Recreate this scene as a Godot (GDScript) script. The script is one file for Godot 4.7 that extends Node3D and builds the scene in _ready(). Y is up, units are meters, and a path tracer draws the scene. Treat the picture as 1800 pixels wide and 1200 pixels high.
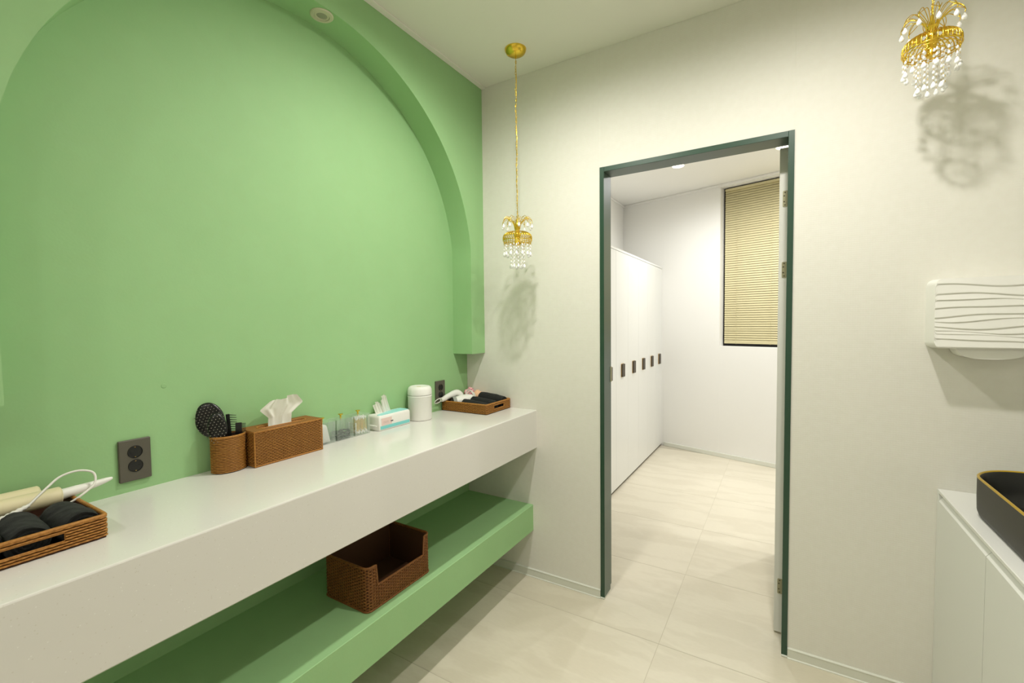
extends Node3D

# ------------------------------------------------------------------ sizes read from the photograph (metres)
const HC := 2.651          # ceiling of the powder room
const H2 := 2.70           # ceiling of the locker room
const ND := 0.126          # depth of the arched recess
const CT := 0.905          # counter top
const LAMP_Z := 0.755

var T := Transform3D.IDENTITY
var M := {}
var used := {}
var rng := RandomNumberGenerator.new()

# ------------------------------------------------------------------ mesh helpers
func S() -> SurfaceTool:
	var st := SurfaceTool.new()
	st.begin(Mesh.PRIMITIVE_TRIANGLES)
	st.set_smooth_group(-1)
	T = Transform3D.IDENTITY
	return st

func tri(st: SurfaceTool, a: Vector3, b: Vector3, c: Vector3) -> void:
	st.add_vertex(T * a); st.add_vertex(T * c); st.add_vertex(T * b)

func quad(st: SurfaceTool, a: Vector3, b: Vector3, c: Vector3, d: Vector3) -> void:
	tri(st, a, b, c); tri(st, a, c, d)

func poly_out(st: SurfaceTool, pts: Array, mid: Vector3) -> void:
	var n: Vector3 = (pts[1] - pts[0]).cross(pts[2] - pts[0])
	var m := Vector3.ZERO
	for q in pts: m += q
	m /= pts.size()
	if n.dot(m - mid) < 0.0: pts.reverse()
	for i in range(1, pts.size() - 1): tri(st, pts[0], pts[i], pts[i + 1])

# box with chamfered edges
func bx(st: SurfaceTool, c: Vector3, s: Vector3, b := 0.002) -> void:
	st.set_smooth_group(-1)
	var h := s * 0.5
	b = minf(b, minf(h.x, minf(h.y, h.z)) * 0.6)
	for i in 3:
		var j := (i + 1) % 3
		var k := (i + 2) % 3
		for si in [-1.0, 1.0]:
			var pts := []
			for q in [[-1.0, -1.0], [1.0, -1.0], [1.0, 1.0], [-1.0, 1.0]]:
				var v := Vector3.ZERO
				v[i] = si * h[i]; v[j] = q[0] * (h[j] - b); v[k] = q[1] * (h[k] - b)
				pts.append(c + v)
			poly_out(st, pts, c)
			for sj in [-1.0, 1.0]:
				var e := []
				for q in [[0, -1.0], [0, 1.0], [1, 1.0], [1, -1.0]]:
					var v := Vector3.ZERO
					v[i] = si * (h[i] - (b if q[0] == 1 else 0.0)); v[j] = sj * (h[j] - (b if q[0] == 0 else 0.0)); v[k] = q[1] * (h[k] - b)
					e.append(c + v)
				poly_out(st, e, c)
	for sx in [-1.0, 1.0]:
		for sy in [-1.0, 1.0]:
			for sz in [-1.0, 1.0]:
				var g := Vector3(sx, sy, sz)
				var f := h - Vector3(b, b, b)
				poly_out(st, [c + g * Vector3(h.x, f.y, f.z), c + g * Vector3(f.x, h.y, f.z), c + g * Vector3(f.x, f.y, h.z)], c)

func span(st: SurfaceTool, lo: Vector3, hi: Vector3, b := 0.002) -> void:
	bx(st, (lo + hi) * 0.5, hi - lo, b)

# lathe: outline of (r, y) that runs from the foot of the axis outwards, up and back
func lathe(st: SurfaceTool, prof: Array, seg := 32, sq := Vector2.ONE) -> void:
	var grp := 1
	for i in prof.size() - 1:
		if i > 0:
			var d0: Vector2 = prof[i] - prof[i - 1]
			var d1: Vector2 = prof[i + 1] - prof[i]
			if absf(d0.angle_to(d1)) > 0.6: grp += 1
		st.set_smooth_group(grp)
		for k in seg:
			var a0 := TAU * k / seg
			var a1 := TAU * (k + 1) / seg
			var p: Vector2 = prof[i]
			var q: Vector2 = prof[i + 1]
			var A := Vector3(p.x * sin(a0) * sq.x, p.y, p.x * cos(a0) * sq.y)
			var B := Vector3(p.x * sin(a1) * sq.x, p.y, p.x * cos(a1) * sq.y)
			var C := Vector3(q.x * sin(a1) * sq.x, q.y, q.x * cos(a1) * sq.y)
			var D := Vector3(q.x * sin(a0) * sq.x, q.y, q.x * cos(a0) * sq.y)
			if p.x > 1e-6: tri(st, A, B, C)
			if q.x > 1e-6: tri(st, A, C, D)
	st.set_smooth_group(-1)

func tube(st: SurfaceTool, pts: Array, rad, sides := 8, closed := false) -> void:
	var n := pts.size()
	var rings := []
	var nrm := Vector3.ZERO
	for i in n:
		var a: Vector3 = pts[(i - 1 + n) % n] if closed or i > 0 else pts[i]
		var b: Vector3 = pts[(i + 1) % n] if closed or i < n - 1 else pts[i]
		var t := (b - a).normalized()
		if nrm == Vector3.ZERO:
			nrm = t.cross(Vector3.UP if absf(t.y) < 0.9 else Vector3.RIGHT).normalized()
		nrm = (nrm - t * nrm.dot(t)).normalized()
		var bi := t.cross(nrm)
		var r: float = rad[i] if rad is Array else rad
		var ring := []
		for k in sides:
			var g := TAU * k / sides
			ring.append(pts[i] + (nrm * cos(g) + bi * sin(g)) * r)
		rings.append(ring)
	st.set_smooth_group(0)
	for i in (n if closed else n - 1):
		var r0: Array = rings[i]
		var r1: Array = rings[(i + 1) % n]
		var sh := 0
		if closed and i == n - 1:      # close the seam with the nearest ring vertex
			var best := 1e9
			for k in sides:
				var d: float = r0[0].distance_to(r1[k])
				if d < best: best = d; sh = k
		for k in sides:
			quad(st, r0[k], r0[(k + 1) % sides], r1[(k + 1 + sh) % sides], r1[(k + sh) % sides])
	st.set_smooth_group(-1)
	if not closed:
		for k in range(1, sides - 1):
			tri(st, rings[0][0], rings[0][k + 1], rings[0][k])
			tri(st, rings[n - 1][0], rings[n - 1][k], rings[n - 1][k + 1])

# polygon (counter-clockwise in x, y) given thickness along z from z0 to z1
func prism(st: SurfaceTool, poly: PackedVector2Array, z0: float, z1: float) -> void:
	if Geometry2D.is_polygon_clockwise(poly): poly.reverse()
	var ix := Geometry2D.triangulate_polygon(poly)
	st.set_smooth_group(-1)
	for i in range(0, ix.size(), 3):
		var a := poly[ix[i]]
		var b := poly[ix[i + 1]]
		var c := poly[ix[i + 2]]
		if (b - a).cross(c - a) < 0.0:
			var w := b; b = c; c = w
		tri(st, Vector3(a.x, a.y, z1), Vector3(b.x, b.y, z1), Vector3(c.x, c.y, z1))
		tri(st, Vector3(a.x, a.y, z0), Vector3(c.x, c.y, z0), Vector3(b.x, b.y, z0))
	var n := poly.size()
	var g := 1
	for i in n:
		var d0 := poly[i] - poly[(i - 1 + n) % n]
		var d1 := poly[(i + 1) % n] - poly[i]
		if absf(d0.angle_to(d1)) > 0.35: g += 1
		st.set_smooth_group(g)
		var a := poly[i]
		var b := poly[(i + 1) % n]
		quad(st, Vector3(a.x, a.y, z0), Vector3(b.x, b.y, z0), Vector3(b.x, b.y, z1), Vector3(a.x, a.y, z1))
	st.set_smooth_group(-1)

# smooth sheet from f(u, v)
func sheet(st: SurfaceTool, nu: int, nv: int, f: Callable, flip := false, grp := 0) -> void:
	st.set_smooth_group(grp)
	var g := []
	for j in nv + 1:
		var row := []
		for i in nu + 1: row.append(f.call(float(i) / nu, float(j) / nv))
		g.append(row)
	for j in nv:
		for i in nu:
			if flip: quad(st, g[j][i], g[j + 1][i], g[j + 1][i + 1], g[j][i + 1])
			else: quad(st, g[j][i], g[j][i + 1], g[j + 1][i + 1], g[j + 1][i])
	st.set_smooth_group(-1)

func ball(st: SurfaceTool, c: Vector3, r: Vector3, nu := 14, nv := 8) -> void:
	var f := func(u: float, v: float) -> Vector3:
		var a := TAU * u
		var b := PI * (v - 0.5)
		return c + r * Vector3(sin(a) * cos(b), sin(b), cos(a) * cos(b))
	sheet(st, nu, nv, f)

func rr(hx: float, hy: float, r: float, step := 6) -> PackedVector2Array:
	var o := PackedVector2Array()
	for q in [[1, 1, 0.0], [-1, 1, 0.5], [-1, -1, 1.0], [1, -1, 1.5]]:
		for k in step + 1:
			var a: float = PI * (q[2] + 0.5 * k / step)
			o.append(Vector2(q[0] * (hx - r) + cos(a) * r, q[1] * (hy - r) + sin(a) * r))
	return o

# points at even distance along a closed outline
func even(poly: PackedVector2Array, step: float) -> Array:
	var o := []
	var n := poly.size()
	var total := 0.0
	for i in n: total += poly[i].distance_to(poly[(i + 1) % n])
	var m := int(total / step)
	var i := 0
	var at := 0.0
	for k in m:
		var want := total * k / m
		while at + poly[i].distance_to(poly[(i + 1) % n]) < want:
			at += poly[i].distance_to(poly[(i + 1) % n]); i += 1
		o.append(poly[i].lerp(poly[(i + 1) % n], (want - at) / poly[i].distance_to(poly[(i + 1) % n])))
	return o

func curve(pts: Array, per := 8) -> Array:
	var o := []
	for i in pts.size() - 1:
		var a: Vector3 = pts[maxi(i - 1, 0)]
		var b: Vector3 = pts[i]
		var c: Vector3 = pts[i + 1]
		var d: Vector3 = pts[mini(i + 2, pts.size() - 1)]
		for k in per: o.append(b.cubic_interpolate(c, a, d, float(k) / per))
	o.append(pts[-1])
	return o

# ------------------------------------------------------------------ nodes
func obj(called: String, st, m: Material, parent: Node = null) -> MeshInstance3D:
	var o := MeshInstance3D.new()
	if st is SurfaceTool:
		st.generate_normals()
		o.mesh = st.commit()
	else:
		o.mesh = st
	o.material_override = m
	o.cast_shadow = GeometryInstance3D.SHADOW_CASTING_SETTING_ON
	if parent == null:
		o.name = numbered(called)
		add_child(o)
	else:
		o.name = called
		parent.add_child(o, true)
	return o

func numbered(called: String) -> String:
	used[called] = used.get(called, -1) + 1
	return called if used[called] == 0 else "%s_%03d" % [called, used[called]]

func tag(o: Node, label: String, category: String, group := "") -> void:
	o.set_meta("label", label); o.set_meta("category", category)
	if group != "": o.set_meta("group", group)

func thing(called: String, label: String, category: String, at := Vector3.ZERO, group := "") -> Node3D:
	var o := Node3D.new()
	o.name = numbered(called)
	add_child(o)
	o.position = at
	tag(o, label, category, group)
	return o

func copy_of(o: Node3D, called: String, label: String, group := "") -> Node3D:
	var c: Node3D = o.duplicate()
	c.name = numbered(called)
	add_child(c)
	c.set_meta("label", label)
	if group != "": c.set_meta("group", group)
	return c

func shell(called: String, st: SurfaceTool, m: Material, label := "") -> MeshInstance3D:
	var o := obj(called, st, m)
	o.set_meta("kind", "structure")
	if label != "": o.set_meta("label", label)
	return o

func shell_node(called: String, label: String) -> Node3D:
	var o := Node3D.new()
	o.name = numbered(called)
	add_child(o)
	o.set_meta("kind", "structure"); o.set_meta("label", label)
	return o

# ------------------------------------------------------------------ materials
func mat(c: Color, rough := 0.6, metal := 0.0) -> StandardMaterial3D:
	var m := StandardMaterial3D.new()
	m.albedo_color = c; m.roughness = rough; m.metallic = metal
	return m

func noise_image(size: int, freq: float, sd: int, oct := 4) -> Image:
	var n := FastNoiseLite.new()
	n.seed = sd; n.frequency = freq; n.fractal_octaves = oct
	n.noise_type = FastNoiseLite.TYPE_SIMPLEX_SMOOTH
	return n.get_seamless_image(size, size)

func tex(im: Image) -> ImageTexture:
	return ImageTexture.create_from_image(im)

# colour texture that wanders a little between two tones
func tone_tex(size: int, freq: float, sd: int, a: Color, b: Color, oct := 4) -> ImageTexture:
	var n := noise_image(size, freq, sd, oct)
	var im := Image.create(size, size, false, Image.FORMAT_RGB8)
	for y in size:
		for x in size: im.set_pixel(x, y, a.lerp(b, n.get_pixel(x, y).r))
	return tex(im)

func world_tri(m: StandardMaterial3D, k: float) -> void:
	m.uv1_triplanar = true; m.uv1_world_triplanar = true
	m.uv1_scale = Vector3(k, k, k)

func local_tri(m: StandardMaterial3D, k: float) -> void:
	m.uv1_triplanar = true
	m.uv1_scale = Vector3(k, k, k)

func relief(m: StandardMaterial3D, t: Texture2D, cm: float) -> void:
	m.heightmap_enabled = true; m.heightmap_texture = t; m.heightmap_scale = cm

func fabric_height(size: int) -> ImageTexture:      # wallpaper: fine crossed threads
	var n := noise_image(size, 0.08, 11, 2)
	var im := Image.create(size, size, false, Image.FORMAT_L8)
	for y in size:
		for x in size:
			var w := 0.5 + 0.22 * sin(TAU * x / 8.0) + 0.22 * sin(TAU * y / 8.0)
			im.set_pixel(x, y, Color.from_hsv(0, 0, clampf(w * 0.6 + 0.4 * n.get_pixel(x, y).r, 0, 1)))
	return tex(im)

func weave_maps() -> Array:                          # diagonal rattan weave, 8 x 8 strands
	var size := 128
	var n := noise_image(size, 0.05, 21, 3)
	var h := Image.create(size, size, false, Image.FORMAT_L8)
	var c := Image.create(size, size, false, Image.FORMAT_RGB8)
	for y in size:
		for x in size:
			var u := x / 16.0
			var v := y / 16.0
			var over := (int(u) + int(v)) % 2 == 0
			var fu := absf(fposmod(u, 1.0) - 0.5) * 2.0
			var fv := absf(fposmod(v, 1.0) - 0.5) * 2.0
			var k := (1.0 - pow(fv, 3.0)) * (1.0 - 0.45 * fu * fu) if over else (1.0 - pow(fu, 3.0)) * (1.0 - 0.45 * fv * fv)
			h.set_pixel(x, y, Color(k, k, k))
			var g := n.get_pixel(x, y).r
			var tone := Color(0.72, 0.50, 0.21).lerp(Color(0.56, 0.35, 0.11), g)
			if not over: tone = tone.lerp(Color(0.42, 0.23, 0.07), 0.5)
			c.set_pixel(x, y, tone)
	return [tex(c), tex(h)]

func tile_tex(sd: int) -> ImageTexture:              # limestone-look tile: long drifting bands, fine grit
	var w := 512
	var hh := 256
	var n := FastNoiseLite.new(); n.seed = sd; n.frequency = 0.004; n.fractal_octaves = 3
	var n2 := FastNoiseLite.new(); n2.seed = sd + 50; n2.frequency = 0.09; n2.fractal_octaves = 3
	var n3 := FastNoiseLite.new(); n3.seed = sd + 90; n3.frequency = 0.012; n3.fractal_octaves = 4
	var im := Image.create(w, hh, false, Image.FORMAT_RGB8)
	var a := Color(0.85, 0.822, 0.745)
	var b := Color(0.818, 0.787, 0.707)
	for y in hh:
		for x in w:
			var yy := y * 4.2 + 120.0 * n3.get_noise_2d(x * 0.5, y * 1.2)
			var k := 0.5 + 1.3 * n.get_noise_2d(x * 0.9 + 0.35 * yy, yy)
			k = smoothstep(0.15, 0.85, k) * 0.72 + 0.28 * (0.5 + n2.get_noise_2d(x * 0.6, y * 2.2))
			im.set_pixel(x, y, a.lerp(b, clampf(k, 0, 1)))
	return tex(im)

func make_materials() -> void:
	var grit := tex(noise_image(256, 0.25, 3, 3))
	var soft := tex(noise_image(256, 0.03, 5, 4))
	# wallpaper
	var m := mat(Color(1, 1, 1), 0.85)
	m.albedo_texture = tone_tex(128, 0.05, 31, Color(0.90, 0.892, 0.855), Color(0.89, 0.88, 0.84))
	world_tri(m, 4.0)
	relief(m, fabric_height(256), 0.03)
	M.wall = m
	m = mat(Color(0.92, 0.912, 0.87), 0.9); world_tri(m, 3.0); relief(m, grit, 0.01); M.ceiling = m
	m = mat(Color(0.93, 0.925, 0.905), 0.8); world_tri(m, 3.0); relief(m, grit, 0.01); M.far_wall = m
	# green paint
	m = mat(Color(1, 1, 1), 0.7)
	m.albedo_texture = tone_tex(128, 0.02, 41, Color(0.605, 0.772, 0.545), Color(0.595, 0.762, 0.535))
	world_tri(m, 2.0); relief(m, grit, 0.012); M.green = m
	m = mat(Color(0.58, 0.745, 0.52), 0.75); M.patch = m
	m = mat(Color(0.11, 0.255, 0.18), 0.4); world_tri(m, 4.0); relief(m, soft, 0.004); m.clearcoat_enabled = true; m.clearcoat = 0.35; m.clearcoat_roughness = 0.35; M.frame = m
	M.white = mat(Color(0.89, 0.885, 0.85), 0.35)
	M.lacquer = mat(Color(0.885, 0.885, 0.865), 0.3)
	M.base = mat(Color(0.86, 0.865, 0.82), 0.45)
	M.gap = mat(Color(0.33, 0.30, 0.22), 0.8)
	M.grout = mat(Color(0.755, 0.725, 0.65), 0.95)
	# quartz
	m = mat(Color(1, 1, 1), 0.15)
	var q := Image.create(256, 256, false, Image.FORMAT_RGB8)
	q.fill(Color(0.888, 0.882, 0.858))
	for i in 320:
		var t := rng.randf()
		q.set_pixel(rng.randi() % 256, rng.randi() % 256, Color(0.97, 0.97, 0.95) if t < 0.35 else Color(0.82, 0.805, 0.76))
	m.albedo_texture = tex(q); world_tri(m, 2.6); M.quartz = m
	M.gold = mat(Color(0.93, 0.79, 0.30), 0.22, 1.0)
	M.crystal = mat(Color(1, 1, 1), 0.0)
	M.crystal.refraction_enabled = true; M.crystal.refraction_scale = 0.05
	# rattan
	m = mat(Color(1, 1, 1), 0.55)
	m.albedo_texture = tone_tex(128, 0.06, 61, Color(0.75, 0.53, 0.23), Color(0.55, 0.345, 0.11)); local_tri(m, 16.0); M.rattan = m
	m = mat(Color(1, 1, 1), 0.6)
	m.albedo_texture = tone_tex(128, 0.06, 62, Color(0.62, 0.40, 0.17), Color(0.40, 0.23, 0.08)); local_tri(m, 16.0); M.wicker = m
	M.rattan_dark = mat(Color(0.27, 0.14, 0.04), 0.75)
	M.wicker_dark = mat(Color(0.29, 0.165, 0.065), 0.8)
	var wv := weave_maps()
	m = mat(Color(1, 1, 1), 0.6); m.albedo_texture = wv[0]; local_tri(m, 25.0); relief(m, wv[1], 0.15); M.weave = m
	# cloth
	m = mat(Color(1, 1, 1), 0.95)
	m.albedo_texture = tone_tex(128, 0.12, 71, Color(0.12, 0.13, 0.125), Color(0.05, 0.055, 0.055)); local_tri(m, 12.0); relief(m, grit, 0.12)
	m.rim_enabled = true; m.rim = 0.1
	M.towel = m
	m = mat(Color(1, 1, 1), 0.95)
	m.albedo_texture = tone_tex(64, 0.09, 72, Color(0.93, 0.62, 0.66), Color(0.95, 0.83, 0.82)); local_tri(m, 18.0); relief(m, grit, 0.1); M.pink = m
	M.pink_stripe = mat(Color(0.85, 0.25, 0.40), 0.9)
	m = mat(Color(0.95, 0.77, 0.62), 0.95); local_tri(m, 12.0); relief(m, grit, 0.1); M.peach = m
	m = mat(Color(0.93, 0.92, 0.88), 0.95); m.backlight_enabled = true; m.backlight = Color(0.5, 0.5, 0.48); M.tissue = m
	M.plastic = mat(Color(0.93, 0.925, 0.90), 0.4)
	M.cream = mat(Color(0.88, 0.84, 0.69), 0.42)
	M.cord = mat(Color(0.90, 0.89, 0.86), 0.5)
	M.grey = mat(Color(0.60, 0.61, 0.58), 0.4)
	M.black = mat(Color(0.03, 0.03, 0.03), 0.3)
	M.comb = mat(Color(0.05, 0.055, 0.055), 0.35)
	M.pin = mat(Color(0.75, 0.72, 0.66), 0.4)
	M.outlet = mat(Color(0.34, 0.325, 0.28), 0.45)
	M.socket = mat(Color(0.045, 0.043, 0.04), 0.35)
	M.steel = mat(Color(0.75, 0.74, 0.66), 0.3, 1.0)
	M.hinge = mat(Color(0.66, 0.64, 0.52), 0.42, 0.55)
	M.screw = mat(Color(0.34, 0.32, 0.25), 0.5, 0.5)
	M.bronze = mat(Color(0.30, 0.26, 0.205), 0.4, 0.35)
	M.brass_line = mat(Color(0.80, 0.66, 0.36), 0.35, 0.8)
	M.slat = mat(Color(0.81, 0.77, 0.60), 0.55)
	M.window_frame = mat(Color(0.05, 0.047, 0.035), 0.6)
	m = mat(Color(0.9, 0.95, 0.93, 0.12), 0.02); m.transparency = BaseMaterial3D.TRANSPARENCY_ALPHA; M.glass = m
	m = mat(Color(0.85, 0.92, 0.88, 0.09), 0.03); m.transparency = BaseMaterial3D.TRANSPARENCY_ALPHA; M.acrylic = m
	m = mat(Color(0.215, 0.205, 0.175), 0.55); world_tri(m, 6.0); relief(m, grit, 0.02); M.basin = m
	M.basin_in = mat(Color(0.045, 0.045, 0.042), 0.4)
	M.rim_gold = mat(Color(0.80, 0.66, 0.18), 0.3, 0.7)
	M.cotton = mat(Color(0.93, 0.93, 0.91), 1.0)
	M.stick = mat(Color(0.86, 0.74, 0.42), 0.7)
	M.aqua = mat(Color(0.50, 0.83, 0.82), 0.5)
	M.aqua_light = mat(Color(0.62, 0.87, 0.86), 0.5)
	M.blush = mat(Color(0.90, 0.80, 0.77), 0.5)
	M.ink = mat(Color(0.30, 0.32, 0.35), 0.6)
	M.ink_soft = mat(Color(0.72, 0.62, 0.62), 0.6)
	m = mat(Color(0.9, 0.9, 0.88), 0.5); m.emission_enabled = true; m.emission = Color(1.0, 0.97, 0.88); m.emission_energy_multiplier = 3.0; M.lamp_on = m
	M.lamp_off = mat(Color(0.62, 0.62, 0.54), 0.3)
	M.spot_ring = mat(Color(0.80, 0.79, 0.68), 0.45)

# ------------------------------------------------------------------ scene
func _ready() -> void:
	rng.seed = 4711
	camera_and_light()
	make_materials()
	room()
	doorway()
	far_room()
	counter_and_shelf()
	wash_cabinet()
	towel_dispenser()
	pendants()
	counter_things()
	shelf_basket()

func camera_and_light() -> void:
	var cam := Camera3D.new()
	cam.name = "camera"
	add_child(cam)
	cam.position = Vector3(1.43845, 1.36685, 2.08952)
	cam.rotation = Vector3(-0.0415394, 0.542572, -0.0108352)
	cam.fov = rad_to_deg(2.0 * atan(600.0 / 792.553))
	cam.near = 0.02
	cam.current = true
	var we := WorldEnvironment.new()
	we.name = "environment"
	var e := Environment.new()
	e.background_mode = Environment.BG_COLOR
	e.background_color = Color(0.02, 0.022, 0.025)
	e.tonemap_mode = Environment.TONE_MAPPER_LINEAR
	e.tonemap_exposure = 1.0
	e.sdfgi_enabled = true; e.ssao_enabled = true; e.ssil_enabled = true
	we.environment = e
	add_child(we)
	# recessed ceiling lamps of the powder room, two rows
	var warm := Color(1.0, 0.985, 0.96)
	downlight(Vector3(0.655, HC, LAMP_Z), 2.3, 88.0, warm, "round ceiling downlight nearest the green arch", "downlights of the powder room")
	downlight(Vector3(1.50, HC, LAMP_Z), 2.3, 88.0, warm, "round ceiling downlight in front of the doorway", "downlights of the powder room")
	downlight(Vector3(0.655, HC, 2.95), 0.95, 88.0, warm, "round ceiling downlight at the rear on the green wall's side", "downlights of the powder room")
	downlight(Vector3(1.50, HC, 2.95), 0.95, 88.0, warm, "round ceiling downlight at the rear on the basin side", "downlights of the powder room")
	# locker room lamps
	var white := Color(1.0, 1.0, 1.0)
	var lockers := "downlights of the locker room"
	downlight(Vector3(0.645, H2, -2.02), 1.95, 88.0, white, "lit round downlight above the white lockers", lockers)
	downlight(Vector3(1.418, H2, -2.02), 1.95, 88.0, white, "lit round downlight beside the open door", lockers)
	downlight(Vector3(2.19, H2, -2.02), 1.95, 88.0, white, "round downlight hidden behind the right door jamb", lockers)
	downlight(Vector3(2.19, H2, -0.95), 1.95, 88.0, white, "round downlight in the locker room corner behind the wall", lockers)

func downlight(at: Vector3, energy: float, cone: float, c: Color, label: String, group: String) -> void:
	var t := thing("ceiling_downlight", label, "ceiling light", at, group)
	var st := S()
	lathe(st, [Vector2(0.047, -0.001), Vector2(0.049, -0.006), Vector2(0.058, -0.005), Vector2(0.06, -0.0005)], 40)
	if not M.has("ring"):
		M.ring = mat(Color(0.92, 0.92, 0.90), 0.4)
		var lm := mat(Color(0.95, 0.95, 0.93), 0.5)
		lm.emission_enabled = true; lm.emission = Color(1.0, 0.97, 0.86); lm.emission_energy_multiplier = 4.0
		M.lens = lm
	obj("ring", st, M.ring, t)
	st = S()
	lathe(st, [Vector2(0.0, -0.012), Vector2(0.036, -0.0115), Vector2(0.044, -0.009), Vector2(0.047, -0.005), Vector2(0.047, -0.001), Vector2(0.0, -0.001)], 40)
	obj("lens", st, M.lens, t)
	var l := SpotLight3D.new()
	l.name = "lamp_light"
	t.add_child(l)
	l.position = Vector3(0, -0.016, 0)
	l.rotation.x = -PI / 2
	l.light_size = 0.042
	l.spot_angle = cone
	l.spot_angle_attenuation = 1.0
	l.spot_range = 12.0
	l.spot_attenuation = 2.0
	l.light_energy = energy
	l.light_color = c
	l.shadow_enabled = true

# ------------------------------------------------------------------ powder room shell
func room() -> void:
	# floor: 1.2 x 0.6 tiles with narrow joints
	var fl := shell_node("floor", "pale limestone-look floor tiles")
	var st := S()
	span(st, Vector3(-0.6, -0.12, -3.7), Vector3(3.4, -0.0008, 3.5), 0.001)
	obj("grout_bed", st, M.grout, fl)
	var mats := []
	for i in 5:
		var m := mat(Color(1, 1, 1), 0.42)
		m.albedo_texture = tile_tex(200 + i * 7)
		mats.append(m)
	var tm := [tile_mesh(1.2, 0.605, false), tile_mesh(1.2, 0.605, true)]
	var k := 0
	for zi in range(-5, 5):
		for xi in 3:
			var o := obj("tile", tm[(k * 7 + zi * zi) % 2], mats[(k * 3 + absi(zi)) % 5], fl)
			o.position = Vector3(0.4 + 1.2 * xi, 0, 0.185 + 0.6075 * zi + 0.304)
			k += 1
	# green recess and arched surround
	var wl := shell_node("wall_left", "green painted wall with a large arched recess")
	st = S()
	span(st, Vector3(-ND - 0.12, -0.02, -0.13), Vector3(-ND, HC, 1.95), 0.001)
	obj("recess_wall", st, M.green, wl)
	st = S()
	var poly := PackedVector2Array([Vector2(0, HC), Vector2(0, 1.2), Vector2(0.123, 1.2)])
	var cz := 0.972
	var cy := 1.655
	var R := 0.858
	for i in 97:
		var a := PI * (1.0 - float(i) / 96.0)
		poly.append(Vector2(maxf(cz + R * cos(a), 0.121) if a > 2.0 else cz + R * cos(a), cy + R * sin(a) * 1.004))
	poly.append_array(PackedVector2Array([Vector2(1.828, 1.2), Vector2(1.95, 1.2), Vector2(1.95, HC)]))
	# outline drawn in (z, y), pushed out along x
	T = Transform3D(Basis(Vector3(0, 0, 1), Vector3(0, 1, 0), Vector3(-1, 0, 0)), Vector3.ZERO)
	prism(st, poly, 0.0, ND)
	shell("trim_1", st, M.green, "thick green arched surround around the recess")
	st = S()
	T = Transform3D(Basis(Vector3.BACK, PI / 2 * -1.0), Vector3(-ND, 1.192, 1.487))
	lathe(st, [Vector2(0.0, 0.0), Vector2(0.007, 0.0), Vector2(0.006, 0.0012), Vector2(0.0, 0.0015)], 16)
	obj("filled_hole", st, M.patch, wl)
	st = S()
	span(st, Vector3(-0.13, -0.02, 1.95), Vector3(0.0, HC, 3.42), 0.001)
	shell("wall_left_rear", st, M.wall)
	# wall with the doorway
	st = S()
	span(st, Vector3(-ND, -0.02, -0.13), Vector3(0.678, 2.82, 0), 0.0005)
	span(st, Vector3(1.466, -0.02, -0.13), Vector3(2.58, 2.82, 0), 0.0005)
	span(st, Vector3(0.678, 2.10, -0.13), Vector3(1.466, 2.82, 0), 0.0005)
	shell("wall_back", st, M.wall, "cream fabric-textured wall around the doorway")
	st = S()
	span(st, Vector3(2.45, -0.02, 0), Vector3(2.58, HC, 3.42), 0.001)
	shell("wall_right", st, M.wall)
	st = S()
	span(st, Vector3(-0.13, -0.02, 3.30), Vector3(2.58, HC, 3.42), 0.001)
	shell("wall_front", st, M.wall)
	st = S()
	span(st, Vector3(-0.3, HC, 0.0), Vector3(2.6, HC + 0.15, 3.45), 0.001)
	shell("ceiling", st, M.ceiling)
	st = S()
	span(st, Vector3(0.0, HC - 0.006, 0.0), Vector3(0.03, HC, 1.95), 0.002)
	shell("trim_2", st, M.ceiling, "thin cream ceiling moulding along the green wall")
	# skirting with a small bead at its top and foot
	for q in [[-ND, 0.677, "baseboard_back_left"], [1.467, 1.902, "baseboard_back_right"]]:
		st = S()
		var z := PackedVector2Array([Vector2(0, 0), Vector2(0.012, 0), Vector2(0.012, 0.003), Vector2(0.0085, 0.006), Vector2(0.008, 0.036), Vector2(0.0095, 0.0385), Vector2(0.009, 0.041), Vector2(0.004, 0.043), Vector2(0, 0.043)])
		T = Transform3D(Basis(Vector3(0, 0, 1), Vector3(0, 1, 0), Vector3(-1, 0, 0)), Vector3.ZERO)
		prism(st, z, -q[1], -q[0])
		shell(q[2], st, M.base)
	# unlit spotlight set into the crown of the arch
	var sp := thing("recessed_spotlight", "small round white spotlight, unlit, set into the crown of the green arch", "spotlight", Vector3(-0.046, cy + R * 1.004 - 0.0006, 0.971))
	st = S()
	lathe(st, [Vector2(0.026, -0.002), Vector2(0.0275, -0.006), Vector2(0.038, -0.005), Vector2(0.041, -0.002), Vector2(0.041, 0.0)], 40)
	obj("outer_ring", st, M.spot_ring, sp)
	st = S()
	lathe(st, [Vector2(0.018, -0.001), Vector2(0.0195, -0.0045), Vector2(0.0255, -0.004), Vector2(0.0265, 0.0)], 36)
	obj("inner_ring", st, M.spot_ring, sp)
	st = S()
	lathe(st, [Vector2(0.0, -0.0035), Vector2(0.015, -0.003), Vector2(0.0185, -0.002), Vector2(0.0185, 0.001), Vector2(0.0, 0.001)], 30)
	obj("lens", st, M.lamp_off, sp)

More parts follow.
